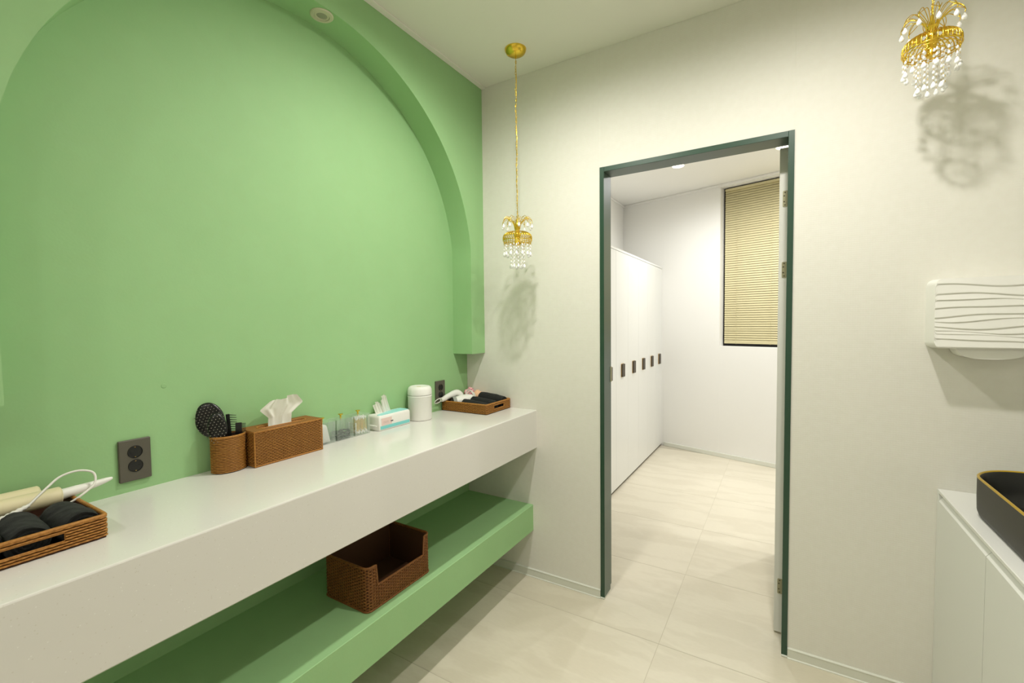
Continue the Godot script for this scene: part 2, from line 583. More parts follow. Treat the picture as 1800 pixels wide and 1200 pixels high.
func tile_mesh(w: float, d: float, turned: bool) -> Mesh:
	var st := S()
	var g := 0.0007
	var x := w / 2 - g
	var z := d / 2 - g
	var b := 0.0005
	var put := func(v: Vector3) -> void:
		var uv := Vector2(v.x / w + 0.5, v.z / d + 0.5)
		st.set_uv(Vector2.ONE - uv if turned else uv)
		st.add_vertex(v)
	var ring := func(y: float, k: float) -> Array:
		return [Vector3(-x + k, y, -z + k), Vector3(x - k, y, -z + k), Vector3(x - k, y, z - k), Vector3(-x + k, y, z - k)]
	var top: Array = ring.call(0.0, b)
	var mid: Array = ring.call(-b, 0.0)
	var low: Array = ring.call(-0.008, 0.0)
	for q in [0, 1, 2, 0, 2, 3]: put.call(top[q])
	for pair in [[top, mid], [mid, low]]:
		for i in 4:
			var j := (i + 1) % 4
			for v in [pair[0][i], pair[1][j], pair[0][j], pair[0][i], pair[1][i], pair[1][j]]: put.call(v)
	st.generate_normals()
	return st.commit()

func doorway() -> void:
	var d := shell_node("door_1", "dark green door frame with a white door leaf standing open")
	# frame: two jambs and a head, with a rebate on the far side
	var left := PackedVector2Array([Vector2(0.678, 0.004), Vector2(0.678, -0.134), Vector2(0.686, -0.134), Vector2(0.686, -0.084), Vector2(0.6975, -0.084), Vector2(0.6985, -0.083), Vector2(0.6985, 0.003), Vector2(0.6975, 0.004)])
	var right := PackedVector2Array()
	for q in left: right.append(Vector2(2.144 - q.x, q.y))
	for q in [left, right]:
		var st := S()
		var flat := PackedVector2Array()
		for v in q: flat.append(Vector2(v.x, -v.y))
		T = Transform3D(Basis(Vector3(1, 0, 0), Vector3(0, 0, -1), Vector3(0, 1, 0)), Vector3.ZERO)
		prism(st, flat, 0.008, 2.10)
		obj("jamb", st, M.frame, d)
	var st := S()
	span(st, Vector3(0.6985, 2.0775, -0.083), Vector3(1.4455, 2.10, 0.004), 0.001)
	span(st, Vector3(0.6865, 2.0885, -0.134), Vector3(1.4575, 2.10, -0.0835), 0.0005)
	obj("head", st, M.frame, d)
	st = S()
	for q in [0.676, 1.4455]:
		span(st, Vector3(q, 0.0, -0.084), Vector3(q + 0.0225, 0.008, 0.009), 0.002)
	obj("sealant", st, M.base, d)
	st = S()
	span(st, Vector3(0.6985, 1.066, -0.1), Vector3(0.7015, 1.143, -0.0845), 0.0008)
	obj("strike_plate", st, M.hinge, d)
	# leaf, opened flat into the locker room, seen on its hinge edge
	st = S()
	span(st, Vector3(1.416, 0.010, -0.905), Vector3(1.456, 2.083, -0.137), 0.0015)
	var leaf := obj("leaf", st, M.white, d)
	for y in [1.872, 1.577, 0.215]:
		st = S()
		T = Transform3D(Basis.IDENTITY, Vector3(1.4395, y, -0.137))
		prism(st, rr(0.0115, 0.033, 0.005), -0.001, 0.0022)
		var hg := obj("hinge", st, M.hinge, leaf)
		st = S()
		T = Transform3D(Basis.IDENTITY, Vector3(1.4525, y, -0.134))
		T.basis = Basis.IDENTITY
		lathe(st, [Vector2(0, -0.034), Vector2(0.004, -0.034), Vector2(0.004, 0.034), Vector2(0, 0.034)], 12)
		for q in [[-0.003, 0.026], [-0.006, 0.012], [-0.006, -0.012], [-0.003, -0.026]]:
			T = Transform3D(Basis(Vector3.RIGHT, PI / 2), Vector3(1.4395 + q[0], y + q[1], -0.135))
			lathe(st, [Vector2(0, 0.0), Vector2(0.0032, 0.0), Vector2(0.002, 0.0012), Vector2(0, 0.001)], 10)
		obj("screws", st, M.screw, leaf)

# ------------------------------------------------------------------ locker room
func far_room() -> void:
	var st := S()
	span(st, Vector3(-0.33, -0.02, -3.5), Vector3(-0.17, H2, -0.13), 0.001)
	shell("wall_far_left", st, M.far_wall)
	st = S()
	span(st, Vector3(3.0, -0.02, -2.6), Vector3(3.15, H2, -0.13), 0.001)
	shell("wall_far_right", st, M.far_wall)
	st = S()
	span(st, Vector3(2.58, -0.02, -0.26), Vector3(3.15, H2, -0.13), 0.001)
	shell("wall_far_front", st, M.far_wall)
	st = S()
	span(st, Vector3(-0.35, H2, -3.6), Vector3(3.2, H2 + 0.1, -0.13), 0.001)
	shell("ceiling_far", st, M.far_wall)
	# slanting end wall with the window, in its own axes
	var xf := Transform3D(Basis(Vector3.UP, -0.268), Vector3(0.329, 0, -2.971))
	var w0 := 0.583
	var w1 := 1.75
	var y0 := 1.112
	var y1 := 2.672
	st = S()
	span(st, Vector3(-0.65, -0.02, -0.18), Vector3(w0, H2, 0), 0.0005)
	span(st, Vector3(w1, -0.02, -0.18), Vector3(3.05, H2, 0), 0.0005)
	span(st, Vector3(w0, -0.02, -0.18), Vector3(w1, y0, 0), 0.0005)
	span(st, Vector3(w0, y1, -0.18), Vector3(w1, H2, 0), 0.0005)
	shell("wall_far_back", st, M.far_wall, "white slanting end wall of the locker room").transform = xf
	st = S()
	span(st, Vector3(-0.52, H2 - 0.022, 0), Vector3(2.9, H2, 0.018), 0.004)
	shell("trim_3", st, M.far_wall).transform = xf
	st = S()
	span(st, Vector3(-0.17, H2 - 0.022, -3.1), Vector3(-0.152, H2, -0.13), 0.004)
	shell("trim_4", st, M.far_wall)
	st = S()
	span(st, Vector3(-0.005, 0, 0), Vector3(2.9, 0.043, 0.009), 0.003)
	shell("baseboard_far", st, M.base).transform = xf
	var w := shell_node("window_1", "dark framed window behind the closed blind")
	w.transform = xf
	for q in [[Vector3(w0, y0, -0.15), Vector3(w0 + 0.04, y1, -0.092)], [Vector3(w1 - 0.04, y0, -0.15), Vector3(w1, y1, -0.1)], [Vector3(w0 + 0.04, y0, -0.15), Vector3(w1 - 0.04, y0 + 0.05, -0.092)], [Vector3(w0 + 0.04, y1 - 0.04, -0.15), Vector3(w1 - 0.04, y1, -0.1)], [Vector3(1.14, y0 + 0.05, -0.145), Vector3(1.18, y1 - 0.04, -0.105)]]:
		st = S()
		span(st, q[0], q[1], 0.002)
		obj("frame_bar", st, M.window_frame, w)
	for q in [[w0 + 0.04, 1.14], [1.18, w1 - 0.04]]:
		st = S()
		span(st, Vector3(q[0], y0 + 0.05, -0.13), Vector3(q[1], y1 - 0.04, -0.125), 0.0005)
		obj("pane", st, M.glass, w)
	# venetian blind
	var bl := thing("venetian_blind", "beige venetian blind with closed slats hanging in the locker room window", "blind")
	bl.transform = xf
	st = S()
	span(st, Vector3(w0 + 0.02, y1 - 0.036, -0.088), Vector3(w1 - 0.01, y1 - 0.014, -0.06), 0.002)
	obj("head_rail", st, M.slat, bl)
	st = S()
	var wd := w1 - w0 - 0.04
	var sl := func(u: float, v: float) -> Vector3:
		var a := (v - 0.5) * 0.026
		var bow := 0.0022 * (1.0 - pow(2.0 * v - 1.0, 2.0))
		return Vector3((u - 0.5) * wd, a * 0.93, -a * 0.36 + bow * 0.9)
	sheet(st, 1, 4, sl)
	st.generate_normals()
	var slat := st.commit()
	var n := 67
	var lo := y0 + 0.042
	for i in n:
		var o := obj("slat", slat, M.slat, bl)
		o.position = Vector3((w0 + w1) / 2, lo + 0.012 + (y1 - 0.046 - lo - 0.012) * i / (n - 1.0), -0.074)
		if i == 6: o.rotation.z = 0.006
	st = S()
	span(st, Vector3(w0 + 0.02, y0 + 0.026, -0.082), Vector3(w1 - 0.02, y0 + 0.04, -0.064), 0.003)
	obj("bottom_rail", st, M.slat, bl)
	for x in [w0 + 0.135, w0 + 0.44, w0 + 0.75]:
		st = S()
		tube(st, [Vector3(x, y0 + 0.02, -0.062), Vector3(x, y1 - 0.02, -0.062)], 0.0011, 5)
		obj("ladder_cord", st, M.slat, bl)
	# lockers: one body, door and recessed pull each
	var proto: Node3D = null
	var names := ["white locker against the slanting end wall", "second white locker counted from the slanting end wall", "third white locker counted from the slanting end wall", "fourth white locker counted from the slanting end wall", "fifth white locker counted from the slanting end wall, largest pull in view", "white locker next to the left door jamb, mostly hidden", "white locker hidden behind the left door jamb"]
	for i in 6:
		var z := -2.84 + 0.32 * i
		var o: Node3D
		if proto == null:
			proto = thing("locker", names[0], "locker", Vector3(0.30, 0, z), "row of white lockers")
			o = proto
			st = S()
			span(st, Vector3(-0.465, 0.03, -0.159), Vector3(-0.019, 1.948, 0.159), 0.001)
			obj("body", st, M.lacquer, o)
			st = S()
			span(st, Vector3(-0.02, 1.932, -0.159), Vector3(0.0, 1.95, 0.159), 0.001)
			obj("top_rail", st, M.lacquer, o)
			st = S()
			span(st, Vector3(-0.46, 0.0, -0.16), Vector3(-0.012, 0.03, 0.16), 0.001)
			obj("plinth", st, M.gap, o)
			st = S()
			span(st, Vector3(-0.019, 0.022, -0.1588), Vector3(0.0, 1.929, 0.1588), 0.0012)
			var door := obj("door", st, M.lacquer, o)
			st = S()
			T = Transform3D(Basis(Vector3.UP, PI / 2), Vector3(0.0, 0.965, 0.0))
			prism(st, rr(0.036, 0.056, 0.008), 0.0, 0.003)
			var pl := obj("pull", st, M.brass_line, door)
			st = S()
			T = Transform3D(Basis(Vector3.UP, PI / 2), Vector3(0.003, 0.965, 0.0))
			for q in [-0.019, 0.019]:
				var pg := PackedVector2Array()
				for v in rr(0.0145, 0.053, 0.006): pg.append(v + Vector2(q, 0))
				prism(st, pg, 0.0, 0.011)
			obj("pull_grip", st, M.bronze, door)
		else:
			o = copy_of(proto, "locker", names[i], "row of white lockers")
			o.position = Vector3(0.30, 0, z)

# ------------------------------------------------------------------ counter, shelf
func counter_and_shelf() -> void:
	var st := S()
	# section in (x, y): top slab with a deep front apron, softened edges
	var b := 0.004
	var p := PackedVector2Array([Vector2(-ND, CT - 0.04), Vector2(0.295, CT - 0.04), Vector2(0.295, 0.702), Vector2(0.325 - b, 0.702), Vector2(0.325, 0.702 + b), Vector2(0.325, CT - b), Vector2(0.325 - b * 0.3, CT - b * 0.3), Vector2(0.325 - b, CT), Vector2(-ND, CT)])
	prism(st, p, 0.0, 1.95)
	var o := obj("vanity_counter", st, M.quartz)
	tag(o, "long white stone counter with a deep front apron fixed to the green wall", "counter")
	st = S()
	p = PackedVector2Array([Vector2(-ND, 0.252), Vector2(0.298, 0.252), Vector2(0.3, 0.254), Vector2(0.3, 0.391), Vector2(0.298, 0.393), Vector2(-ND, 0.393)])
	prism(st, p, 0.0, 1.95)
	o = obj("wall_shelf", st, M.green)
	tag(o, "thick green painted shelf running below the white counter", "shelf")

func wash_cabinet() -> void:
	var x0 := 1.904
	var t := thing("wash_cabinet", "white handleless base cabinet under the black basin", "cabinet", Vector3(x0, 0, 0))
	var st := S()
	span(st, Vector3(0.02, 0.06, 0.001), Vector3(0.524, 0.75, 1.70), 0.001)
	obj("body", st, M.lacquer, t)
	st = S()
	span(st, Vector3(0.0, 0.762, 0.001), Vector3(0.524, 0.774, 1.72), 0.0015)
	obj("top", st, M.lacquer, t)
	st = S()
	span(st, Vector3(0.0, 0.0, 0.001), Vector3(0.02, 0.762, 0.017), 0.001)
	obj("filler_strip", st, M.lacquer, t)
	st = S()
	span(st, Vector3(0.05, 0.0, 0.018), Vector3(0.52, 0.06, 1.70), 0.001)
	obj("plinth", st, M.base, t)
	for i in 4:
		st = S()
		# door whose top edge is bevelled back as a finger pull
		var a := 0.0185 + 0.4285 * i if i > 0 else 0.0185
		var e := 0.446 + 0.4285 * i
		var pr := PackedVector2Array([Vector2(0, 0.065), Vector2(0.018, 0.065), Vector2(0.018, 0.752), Vector2(0.012, 0.752), Vector2(0.0, 0.736)])
		prism(st, pr, a, e - 0.0015)
		obj("door", st, M.lacquer, t)
	# black vessel basin with a gilt rim
	var bz := thing("wash_basin", "black rounded vessel basin with a thin gold rim on the white cabinet", "basin", Vector3(2.145, 0.774, 0.41))
	var hx := 0.208
	var hz := 0.29
	st = S()
	var lv := [[0.0, 0.012], [0.006, 0.005], [0.02, 0.001], [0.06, 0.0], [0.115, 0.0], [0.12, 0.0008]]
	var outl := []
	for q in lv: outl.append([rr(hx - q[1], hz - q[1], 0.14, 12), q[0]])
	skin(st, outl)
	obj("bowl", st, M.basin, bz)
	st = S()
	skin(st, [[rr(hx - 0.0055, hz - 0.0055, 0.136, 12), 0.119], [rr(hx - 0.011, hz - 0.011, 0.13, 12), 0.112], [rr(hx - 0.015, hz - 0.015, 0.127, 12), 0.06], [rr(hx - 0.03, hz - 0.03, 0.115, 12), 0.025], [rr(hx - 0.06, hz - 0.06, 0.09, 12), 0.014], [rr(0.02, 0.02, 0.019, 12), 0.010]])
	obj("bowl_lining", st, M.basin_in, bz)
	st = S()
	skin(st, [[rr(hx, hz, 0.14, 12), 0.1165], [rr(hx + 0.0006, hz + 0.0006, 0.14, 12), 0.119], [rr(hx - 0.002, hz - 0.002, 0.139, 12), 0.1215], [rr(hx - 0.0045, hz - 0.0045, 0.137, 12), 0.1215], [rr(hx - 0.006, hz - 0.006, 0.136, 12), 0.118]])
	obj("rim", st, M.rim_gold, bz)
	st = S()
	T = Transform3D(Basis.IDENTITY, Vector3(0, 0.0105, 0))
	lathe(st, [Vector2(0.024, 0.0), Vector2(0.024, 0.002), Vector2(0.02, 0.004), Vector2(0, 0.004)], 24)
	obj("drain", st, M.rim_gold, bz)

# rings of equal count joined into a smooth wall: [outline in (x, z), height]
func skin(st: SurfaceTool, rings: Array) -> void:
	st.set_smooth_group(0)
	for i in rings.size() - 1:
		var a: PackedVector2Array = rings[i][0]
		var b: PackedVector2Array = rings[i + 1][0]
		var n := a.size()
		for k in n:
			var l := (k + 1) % n
			quad(st, Vector3(a[l].x, rings[i][1], a[l].y), Vector3(a[k].x, rings[i][1], a[k].y), Vector3(b[k].x, rings[i + 1][1], b[k].y), Vector3(b[l].x, rings[i + 1][1], b[l].y))
	st.set_smooth_group(-1)

func towel_dispenser() -> void:
	var t := thing("paper_towel_dispenser", "white wall-mounted dispenser with a wavy ribbed front", "dispenser", Vector3(2.003, 1.265, 0.0))
	var hw := 0.143
	var hh := 0.1165
	var st := S()
	# housing: slightly larger at the wall
	var ring := []
	for q in [[0.0, 0.0], [0.002, 0.0], [0.085, -0.003], [0.1, -0.004]]:
		ring.append(q)
	st.set_smooth_group(0)
	var base := rr(hw, hh, 0.022, 8)
	for i in ring.size() - 1:
		for k in base.size():
			var l := (k + 1) % base.size()
			var s0: float = 1.0 + ring[i][1] / hw
			var s1: float = 1.0 + ring[i + 1][1] / hw
			quad(st, Vector3(base[k].x * s0, hh + base[k].y * s0, ring[i][0]), Vector3(base[l].x * s0, hh + base[l].y * s0, ring[i][0]), Vector3(base[l].x * s1, hh + base[l].y * s1, ring[i + 1][0]), Vector3(base[k].x * s1, hh + base[k].y * s1, ring[i + 1][0]))
	st.set_smooth_group(-1)
	obj("housing", st, M.plastic, t)
	# front: overlapping wavy ribs
	st = S()
	var edges := [0.0, 0.095, 0.185, 0.235, 0.295, 0.40, 0.455, 0.56, 0.665, 0.745, 0.885, 1.0]
	var wave := func(i: int, u: float) -> float:
		if i == 0 or i == edges.size() - 1: return edges[i]
		return edges[i] + 0.028 * sin(u * TAU * 0.62 + i * 0.83) + 0.012 * sin(u * TAU * 1.3 + i * 1.9)
	var f := func(u: float, v: float) -> Vector3:
		var x := (u * 2.0 - 1.0) * (hw - 0.003)
		var dx := maxf(0.0, absf(x) - (hw - 0.003 - 0.02))
		var cut := 0.02 - sqrt(maxf(0.0, 0.0004 - dx * dx))
		var y := lerpf(-hh + 0.003 + cut, hh - 0.003 - cut, v)
		var vv := (y + hh - 0.003) / (2.0 * hh - 0.006)
		var z := 0.0
		for i in edges.size() - 1:
			var a: float = wave.call(i, u)
			var b: float = wave.call(i + 1, u)
			if vv >= a and vv <= b + 1e-6:
				var k := clampf((vv - a) / maxf(b - a, 0.01), 0, 1)
				z = 0.0033 * (1.0 - k) * smoothstep(0.0, 0.2, k) * clampf((b - a) / 0.08, 0.45, 1.0)
		return Vector3(x, hh + y, 0.1 + z)
	sheet(st, 72, 190, f)
	# soft edge that closes the gap to the housing
	obj("wavy_cover", st, M.plastic, t)
	# outlet piece below
	st = S()
	var c := PackedVector2Array()
	for k in 25:
		var a := PI + PI * k / 24.0
		var cx := cos(a)
		c.append(Vector2(signf(cx) * pow(absf(cx), 0.75) * 0.082, 0.012 + 0.052 * (sin(a) if absf(sin(a)) < 0.62 else -0.62 - (absf(sin(a)) - 0.62) * 0.55)))
	c.append(Vector2(0.1, 0.03)); c.append(Vector2(-0.1, 0.03))
	prism(st, c, 0.002, 0.085)
	obj("paper_outlet", st, M.plastic, t)

# ------------------------------------------------------------------ chandeliers
func pendants() -> void:
	var a := thing("crystal_pendant", "small gold pendant lamp with crystal drops on a long chain beside the green wall", "pendant lamp", Vector3(0.341, HC, 0.209), "gold crystal pendant lamps")
	pendant(a, 0.79)
	var b := thing("crystal_pendant", "small gold pendant lamp with crystal drops hanging above the wavy dispenser", "pendant lamp", Vector3(1.815, HC, 0.209), "gold crystal pendant lamps")
	pendant(b, 0.36)

func drop_mesh(s: float) -> Mesh:
	var st := S()
	var p := []
	for q in [[0.0, 0.0], [0.35, 0.03], [0.62, 0.12], [0.78, 0.27], [0.8, 0.42], [0.66, 0.62], [0.42, 0.82], [0.18, 1.0], [0.0, 1.04]]:
		p.append(Vector2(q[0] * 0.5 * s, (q[1] - 1.04) * 1.25 * s))
	lathe(st, p, 12)
	st.generate_normals()
	return st.commit()

func pendant(t: Node3D, drop: float) -> void:
	var st := S()
	lathe(st, [Vector2(0.0, -0.03), Vector2(0.01, -0.03), Vector2(0.03, -0.026), Vector2(0.044, -0.017), Vector2(0.05, -0.006), Vector2(0.051, 0.0)], 40)
	obj("canopy", st, M.gold, t)
	for q in [-0.034, 0.034]:
		st = S()
		T = Transform3D(Basis.IDENTITY, Vector3(q, -0.021, 0.012))
		ball(st, Vector3.ZERO, Vector3(0.004, 0.004, 0.004), 10, 6)
		obj("canopy_screw", st, M.gold, t)
	st = S()
	var n := int((drop - 0.03) / 0.0125)
	for i in n:
		T = Transform3D(Basis(Vector3.UP, PI / 2 * (i % 2) + 0.5), Vector3(0.0015 * sin(i * 0.9), -0.034 - 0.0125 * i, 0))
		var lk := []
		for k in 10:
			var g := TAU * k / 10.0
			lk.append(Vector3(0.0032 * cos(g), 0.0078 * sin(g), 0))
		tube(st, lk, 0.0009, 5, true)
	obj("chain", st, M.gold, t)
	st = S()
	var wire := []
	for i in 41:
		var k := i / 40.0
		wire.append(Vector3(0.0055 * sin(k * 15.0) * sin(PI * k) + 0.001, -0.03 - (drop - 0.01) * k, 0.0055 * cos(k * 12.0) * sin(PI * k)))
	tube(st, wire, 0.0014, 6)
	obj("cable", st, M.gold, t)
	# column
	var y := -drop          # top of the crown
	st = S()
	T = Transform3D(Basis.IDENTITY, Vector3(0, y, 0))
	lathe(st, [Vector2(0, -0.125), Vector2(0.012, -0.124), Vector2(0.014, -0.11), Vector2(0.01, -0.1), Vector2(0.016, -0.085), Vector2(0.019, -0.07), Vector2(0.012, -0.062), Vector2(0.011, -0.045), Vector2(0.016, -0.036), Vector2(0.009, -0.028), Vector2(0.005, -0.015), Vector2(0.0035, 0.0), Vector2(0.0, 0.002)], 20)
	obj("column", st, M.gold, t)
	var dm := drop_mesh(0.0165)
	var ds := drop_mesh(0.0085)
	# palm fronds with a drop each
	for i in 10:
		st = S()
		var g := TAU * i / 10.0 + 0.3
		var d := Vector3(cos(g), 0, sin(g))
		var side := Vector3(-sin(g), 0, cos(g))
		for s in [-1.0, 0.0, 1.0]:
			var top := Vector3(0, 0.016 - absf(s) * 0.006, 0)
			var pts := curve([Vector3(0, -0.05, 0) + d * 0.012, Vector3(0, -0.02, 0) + d * 0.02 + side * s * 0.004, top + d * 0.047 + side * s * 0.010 + Vector3(0, -0.008, 0), top + d * 0.064 + side * s * 0.007 + Vector3(0, -0.016, 0), Vector3(0, -0.017, 0) + d * 0.0725, Vector3(0, -0.026, 0) + d * 0.0715], 5)
			for k in pts.size(): pts[k] += Vector3(0, y, 0)
			tube(st, pts, 0.0011, 5)
		obj("frond", st, M.gold, t)
		var o := obj("crystal_drop", dm, M.crystal, t)
		o.position = Vector3(0, y - 0.028, 0) + d * 0.0705
	# ribbed collar: two hoops joined by curved ribs
	st = S()
	var hoops := [[0.026, -0.062, 0.0022], [0.069, -0.103, 0.0024], [0.066, -0.111, 0.0016]]
	for h in hoops:
		var pts := []
		for k in 48: pts.append(Vector3(h[0] * cos(TAU * k / 48.0), y + h[1], h[0] * sin(TAU * k / 48.0)))
		tube(st, pts, h[2], 6, true)
	obj("collar_hoops", st, M.gold, t)
	st = S()
	for i in 36:
		var g := TAU * i / 36.0
		var d := Vector3(cos(g), 0, sin(g))
		tube(st, curve([Vector3(0, y - 0.062, 0) + d * 0.026, Vector3(0, y - 0.066, 0) + d * 0.05, Vector3(0, y - 0.08, 0) + d * 0.067, Vector3(0, y - 0.103, 0) + d * 0.069], 4), 0.0017, 5)
	obj("collar_ribs", st, M.gold, t)
	st = S()
	for i in 14:
		var g := TAU * (i + 0.5) / 14.0
		var d := Vector3(cos(g), 0, sin(g))
		var side := Vector3(-sin(g), 0, cos(g))
		var lp := []
		for k in 10:
			var a := TAU * k / 10.0
			lp.append(Vector3(0, y - 0.116 + 0.007 * sin(a), 0) + d * 0.064 + side * 0.008 * cos(a))
		tube(st, lp, 0.001, 5, true)
	for h in [[0.034, -0.112, 0.0018]]:
		var pts := []
		for k in 36: pts.append(Vector3(h[0] * cos(TAU * k / 36.0), y + h[1], h[0] * sin(TAU * k / 36.0)))
		tube(st, pts, h[2], 6, true)
	for i in 6:
		var g := TAU * i / 6.0
		tube(st, [Vector3(0.01 * cos(g), y - 0.108, 0.01 * sin(g)), Vector3(0.034 * cos(g), y - 0.112, 0.034 * sin(g)), Vector3(0.066 * cos(g), y - 0.106, 0.066 * sin(g))], 0.0014, 5)
	obj("lower_hoop", st, M.gold, t)
	# two tiers of hanging strings: small beads, then a drop
	for tier in [[14, 0.064, 1, -0.124], [10, 0.033, 5, -0.114]]:
		for i in int(tier[0]):
			var g: float = TAU * (i + 0.5) / tier[0]
			var d: Vector3 = Vector3(cos(g), 0, sin(g)) * float(tier[1])
			var yy: float = y + tier[3]
			for k in int(tier[2]) + 1:
				var o := obj("crystal_bead", ds, M.crystal, t)
				o.position = d + Vector3(0, yy, 0)
				yy -= 0.0165
			st = S()
			tube(st, [d + Vector3(0, y + tier[3] + 0.004, 0), d + Vector3(0, yy, 0)], 0.0005, 4)
			obj("string", st, M.gold, t)
			var o := obj("crystal_drop", dm, M.crystal, t)
			o.position = d + Vector3(0, yy, 0)

# ------------------------------------------------------------------ things on the counter
func outlet(z: float, y: float, label: String) -> void:
	var t := thing("wall_outlet", label, "outlet", Vector3(-ND, y, z), "wall outlets on the green wall")
	var st := S()
	# plate in (z, y) facing +x, with two sockets let into it
	T = Transform3D(Basis(Vector3.UP, PI / 2), Vector3.ZERO)
	bx(st, Vector3(0, 0, 0.0045), Vector3(0.074, 0.116, 0.009), 0.002)
	obj("plate", st, M.outlet, t)
	for s in [0.0225, -0.0165]:
		st = S()
		T = Transform3D(Basis(Vector3.BACK, -PI / 2), Vector3(0.009, s, 0))
		lathe(st, [Vector2(0.0, 0.0003), Vector2(0.0152, 0.0003), Vector2(0.0158, 0.0018), Vector2(0.0172, 0.0018), Vector2(0.0177, 0.0)], 30)
		var so := obj("socket", st, M.socket, t)
		st = S()
		for q in [-0.0095, 0.0095]:
			T = Transform3D(Basis(Vector3.BACK, -PI / 2), Vector3(0.0093, s, q))
			lathe(st, [Vector2(0.0024, 0.0), Vector2(0.0024, 0.0006), Vector2(0.0, 0.0004)], 10)
		obj("pin_holes", st, M.black, so)
		st = S()
		for q in [-0.0135, 0.0135]:
			T = Transform3D.IDENTITY
			bx(st, Vector3(0.0098, s + q, 0), Vector3(0.001, 0.0016, 0.003), 0.0004)
		obj("earth_clips", st, M.brass_line, so)

# woven wall: rows of wobbling strands that follow a closed outline; skip(point, height) leaves strands out
func woven(st: SurfaceTool, outline: PackedVector2Array, y0: float, y1: float, rows: int, r: float, stake: float, skip: Callable, wavy := 0.8) -> void:
	var pts := even(outline, stake / 3.0)
	var n := pts.size()
	for j in rows:
		var y := lerpf(y0, y1, (j + 0.5) / rows)
		var run := []
		var runs := []
		for k in n + 1:
			var p: Vector2 = pts[k % n]
			if skip.call(p, y):
				if run.size() > 1: runs.append(run)
				run = []
				continue
			var nx: Vector2 = (pts[(k + 1) % n] - pts[(k - 1 + n) % n]).orthogonal().normalized()
			var wob := sin(TAU * k / 6.0 + PI * (j % 2)) * r * wavy
			var q := p + nx * wob
			run.append(Vector3(q.x, y, q.y))
		if run.size() > 1: runs.append(run)
		for w in runs:
			if w.size() == n + 1:
				w.pop_back()
				tube(st, w, r, 5, true)
			else: tube(st, w, r, 5)

func loop_of(outline: PackedVector2Array, y: float) -> Array:
	var o := []
	for p in outline: o.append(Vector3(p.x, y, p.y))
	return o

func tray(t: Node3D) -> void:
	var hx := 0.146
	var hz := 0.118
	var h := 0.052
	var ol := rr(hx, hz, 0.008, 3)
	var st := S()
	var slot := func(p: Vector2, y: float) -> bool: return absf(p.y) < 0.046 and absf(p.x) > hx - 0.012 and y > 0.020 and y < 0.038
	woven(st, rr(hx - 0.002, hz - 0.002, 0.008, 3), 0.003, h - 0.003, 8, 0.0024, 0.0085, slot, 0.4)
	obj("woven_wall", st, M.rattan, t)
	st = S()
	var q := 0.0035
	for s in [-1.0, 1.0]:
		span(st, Vector3(-hx + 0.006, 0.002, s * (hz - 0.006) - q / 2), Vector3(hx - 0.006, h - 0.003, s * (hz - 0.006) + q / 2), 0.0005)
		var xx: float = s * (hx - 0.006)
		span(st, Vector3(xx - q / 2, 0.002, -hz + 0.006), Vector3(xx + q / 2, 0.020, hz - 0.006), 0.0005)
		span(st, Vector3(xx - q / 2, 0.038, -hz + 0.006), Vector3(xx + q / 2, h - 0.003, hz - 0.006), 0.0005)
		span(st, Vector3(xx - q / 2, 0.02, -hz + 0.006), Vector3(xx + q / 2, 0.038, -0.047), 0.0005)
		span(st, Vector3(xx - q / 2, 0.02, 0.047), Vector3(xx + q / 2, 0.038, hz - 0.006), 0.0005)
	span(st, Vector3(-hx + 0.004, 0.0, -hz + 0.004), Vector3(hx - 0.004, 0.004, hz - 0.004), 0.0005)
	obj("lining", st, M.rattan_dark, t)
	st = S()
	tube(st, loop_of(rr(hx - 0.003, hz - 0.003, 0.009, 4), h - 0.0025), 0.0042, 6, true)
	obj("rim", st, M.rattan, t)
	for s in [-1.0, 1.0]:
		st = S()
		var xx: float = s * (hx - 0.002)
		tube(st, [Vector3(xx, 0.020, -0.047), Vector3(xx, 0.038, -0.047), Vector3(xx, 0.038, 0.047), Vector3(xx, 0.020, 0.047)], 0.002, 5, true)
		obj("handle_binding", st, M.rattan, t)

# rolled towel lying along x: flattened spiral roll
func roll_mesh(length: float, ry: float, rz: float, sd: int) -> Mesh:
	var n := FastNoiseLite.new()
	n.seed = sd; n.frequency = 22.0
	var st := S()
	var f := func(u: float, v: float) -> Vector3:
		var a := TAU * u
		var x := (v - 0.5) * length
		var e := 1.0 - 0.10 * pow(absf(2.0 * v - 1.0), 5.0)
		var lap := 1.0 + 0.05 * smoothstep(0.0, 0.06, fposmod(u - 0.16, 1.0)) - 0.05 * fposmod(u - 0.16, 1.0)
		var d := Vector3(0, sin(a), cos(a))
		var k := 1.0 + 0.09 * n.get_noise_3d(x, d.y * 0.03, d.z * 0.03) + 0.04 * n.get_noise_3d(x * 3.0, d.y * 0.12, d.z * 0.12)
		return Vector3(x, d.y * ry * e * lap * k, d.z * rz * e * lap * k)
	sheet(st, 40, 24, f)
	# spiral ends
	for s in [-1.0, 1.0]:
		var g := func(u: float, v: float) -> Vector3:
			var a := TAU * u
			var rad := v
			var ph := fposmod(rad * 4.0 - u, 1.0)
			var x: float = s * (length * 0.5 - 0.004 * absf(ph - 0.5) * 2.0 * (1.0 - pow(v, 8.0)))
			var lap := 1.0 + 0.05 * smoothstep(0.0, 0.06, fposmod(u - 0.16, 1.0)) - 0.05 * fposmod(u - 0.16, 1.0)
			var k := 1.0
			if v > 0.99: k = 1.0 + 0.09 * n.get_noise_3d(s * length * 0.5, sin(a) * 0.03, cos(a) * 0.03) + 0.04 * n.get_noise_3d(s * length * 1.5, sin(a) * 0.12, cos(a) * 0.12)
			return Vector3(x, sin(a) * ry * 0.9 * rad * lap * k, cos(a) * rz * 0.9 * rad * lap * k)
		sheet(st, 32, 14, g, s > 0.0, 3)
	st.generate_normals()
	return st.commit()

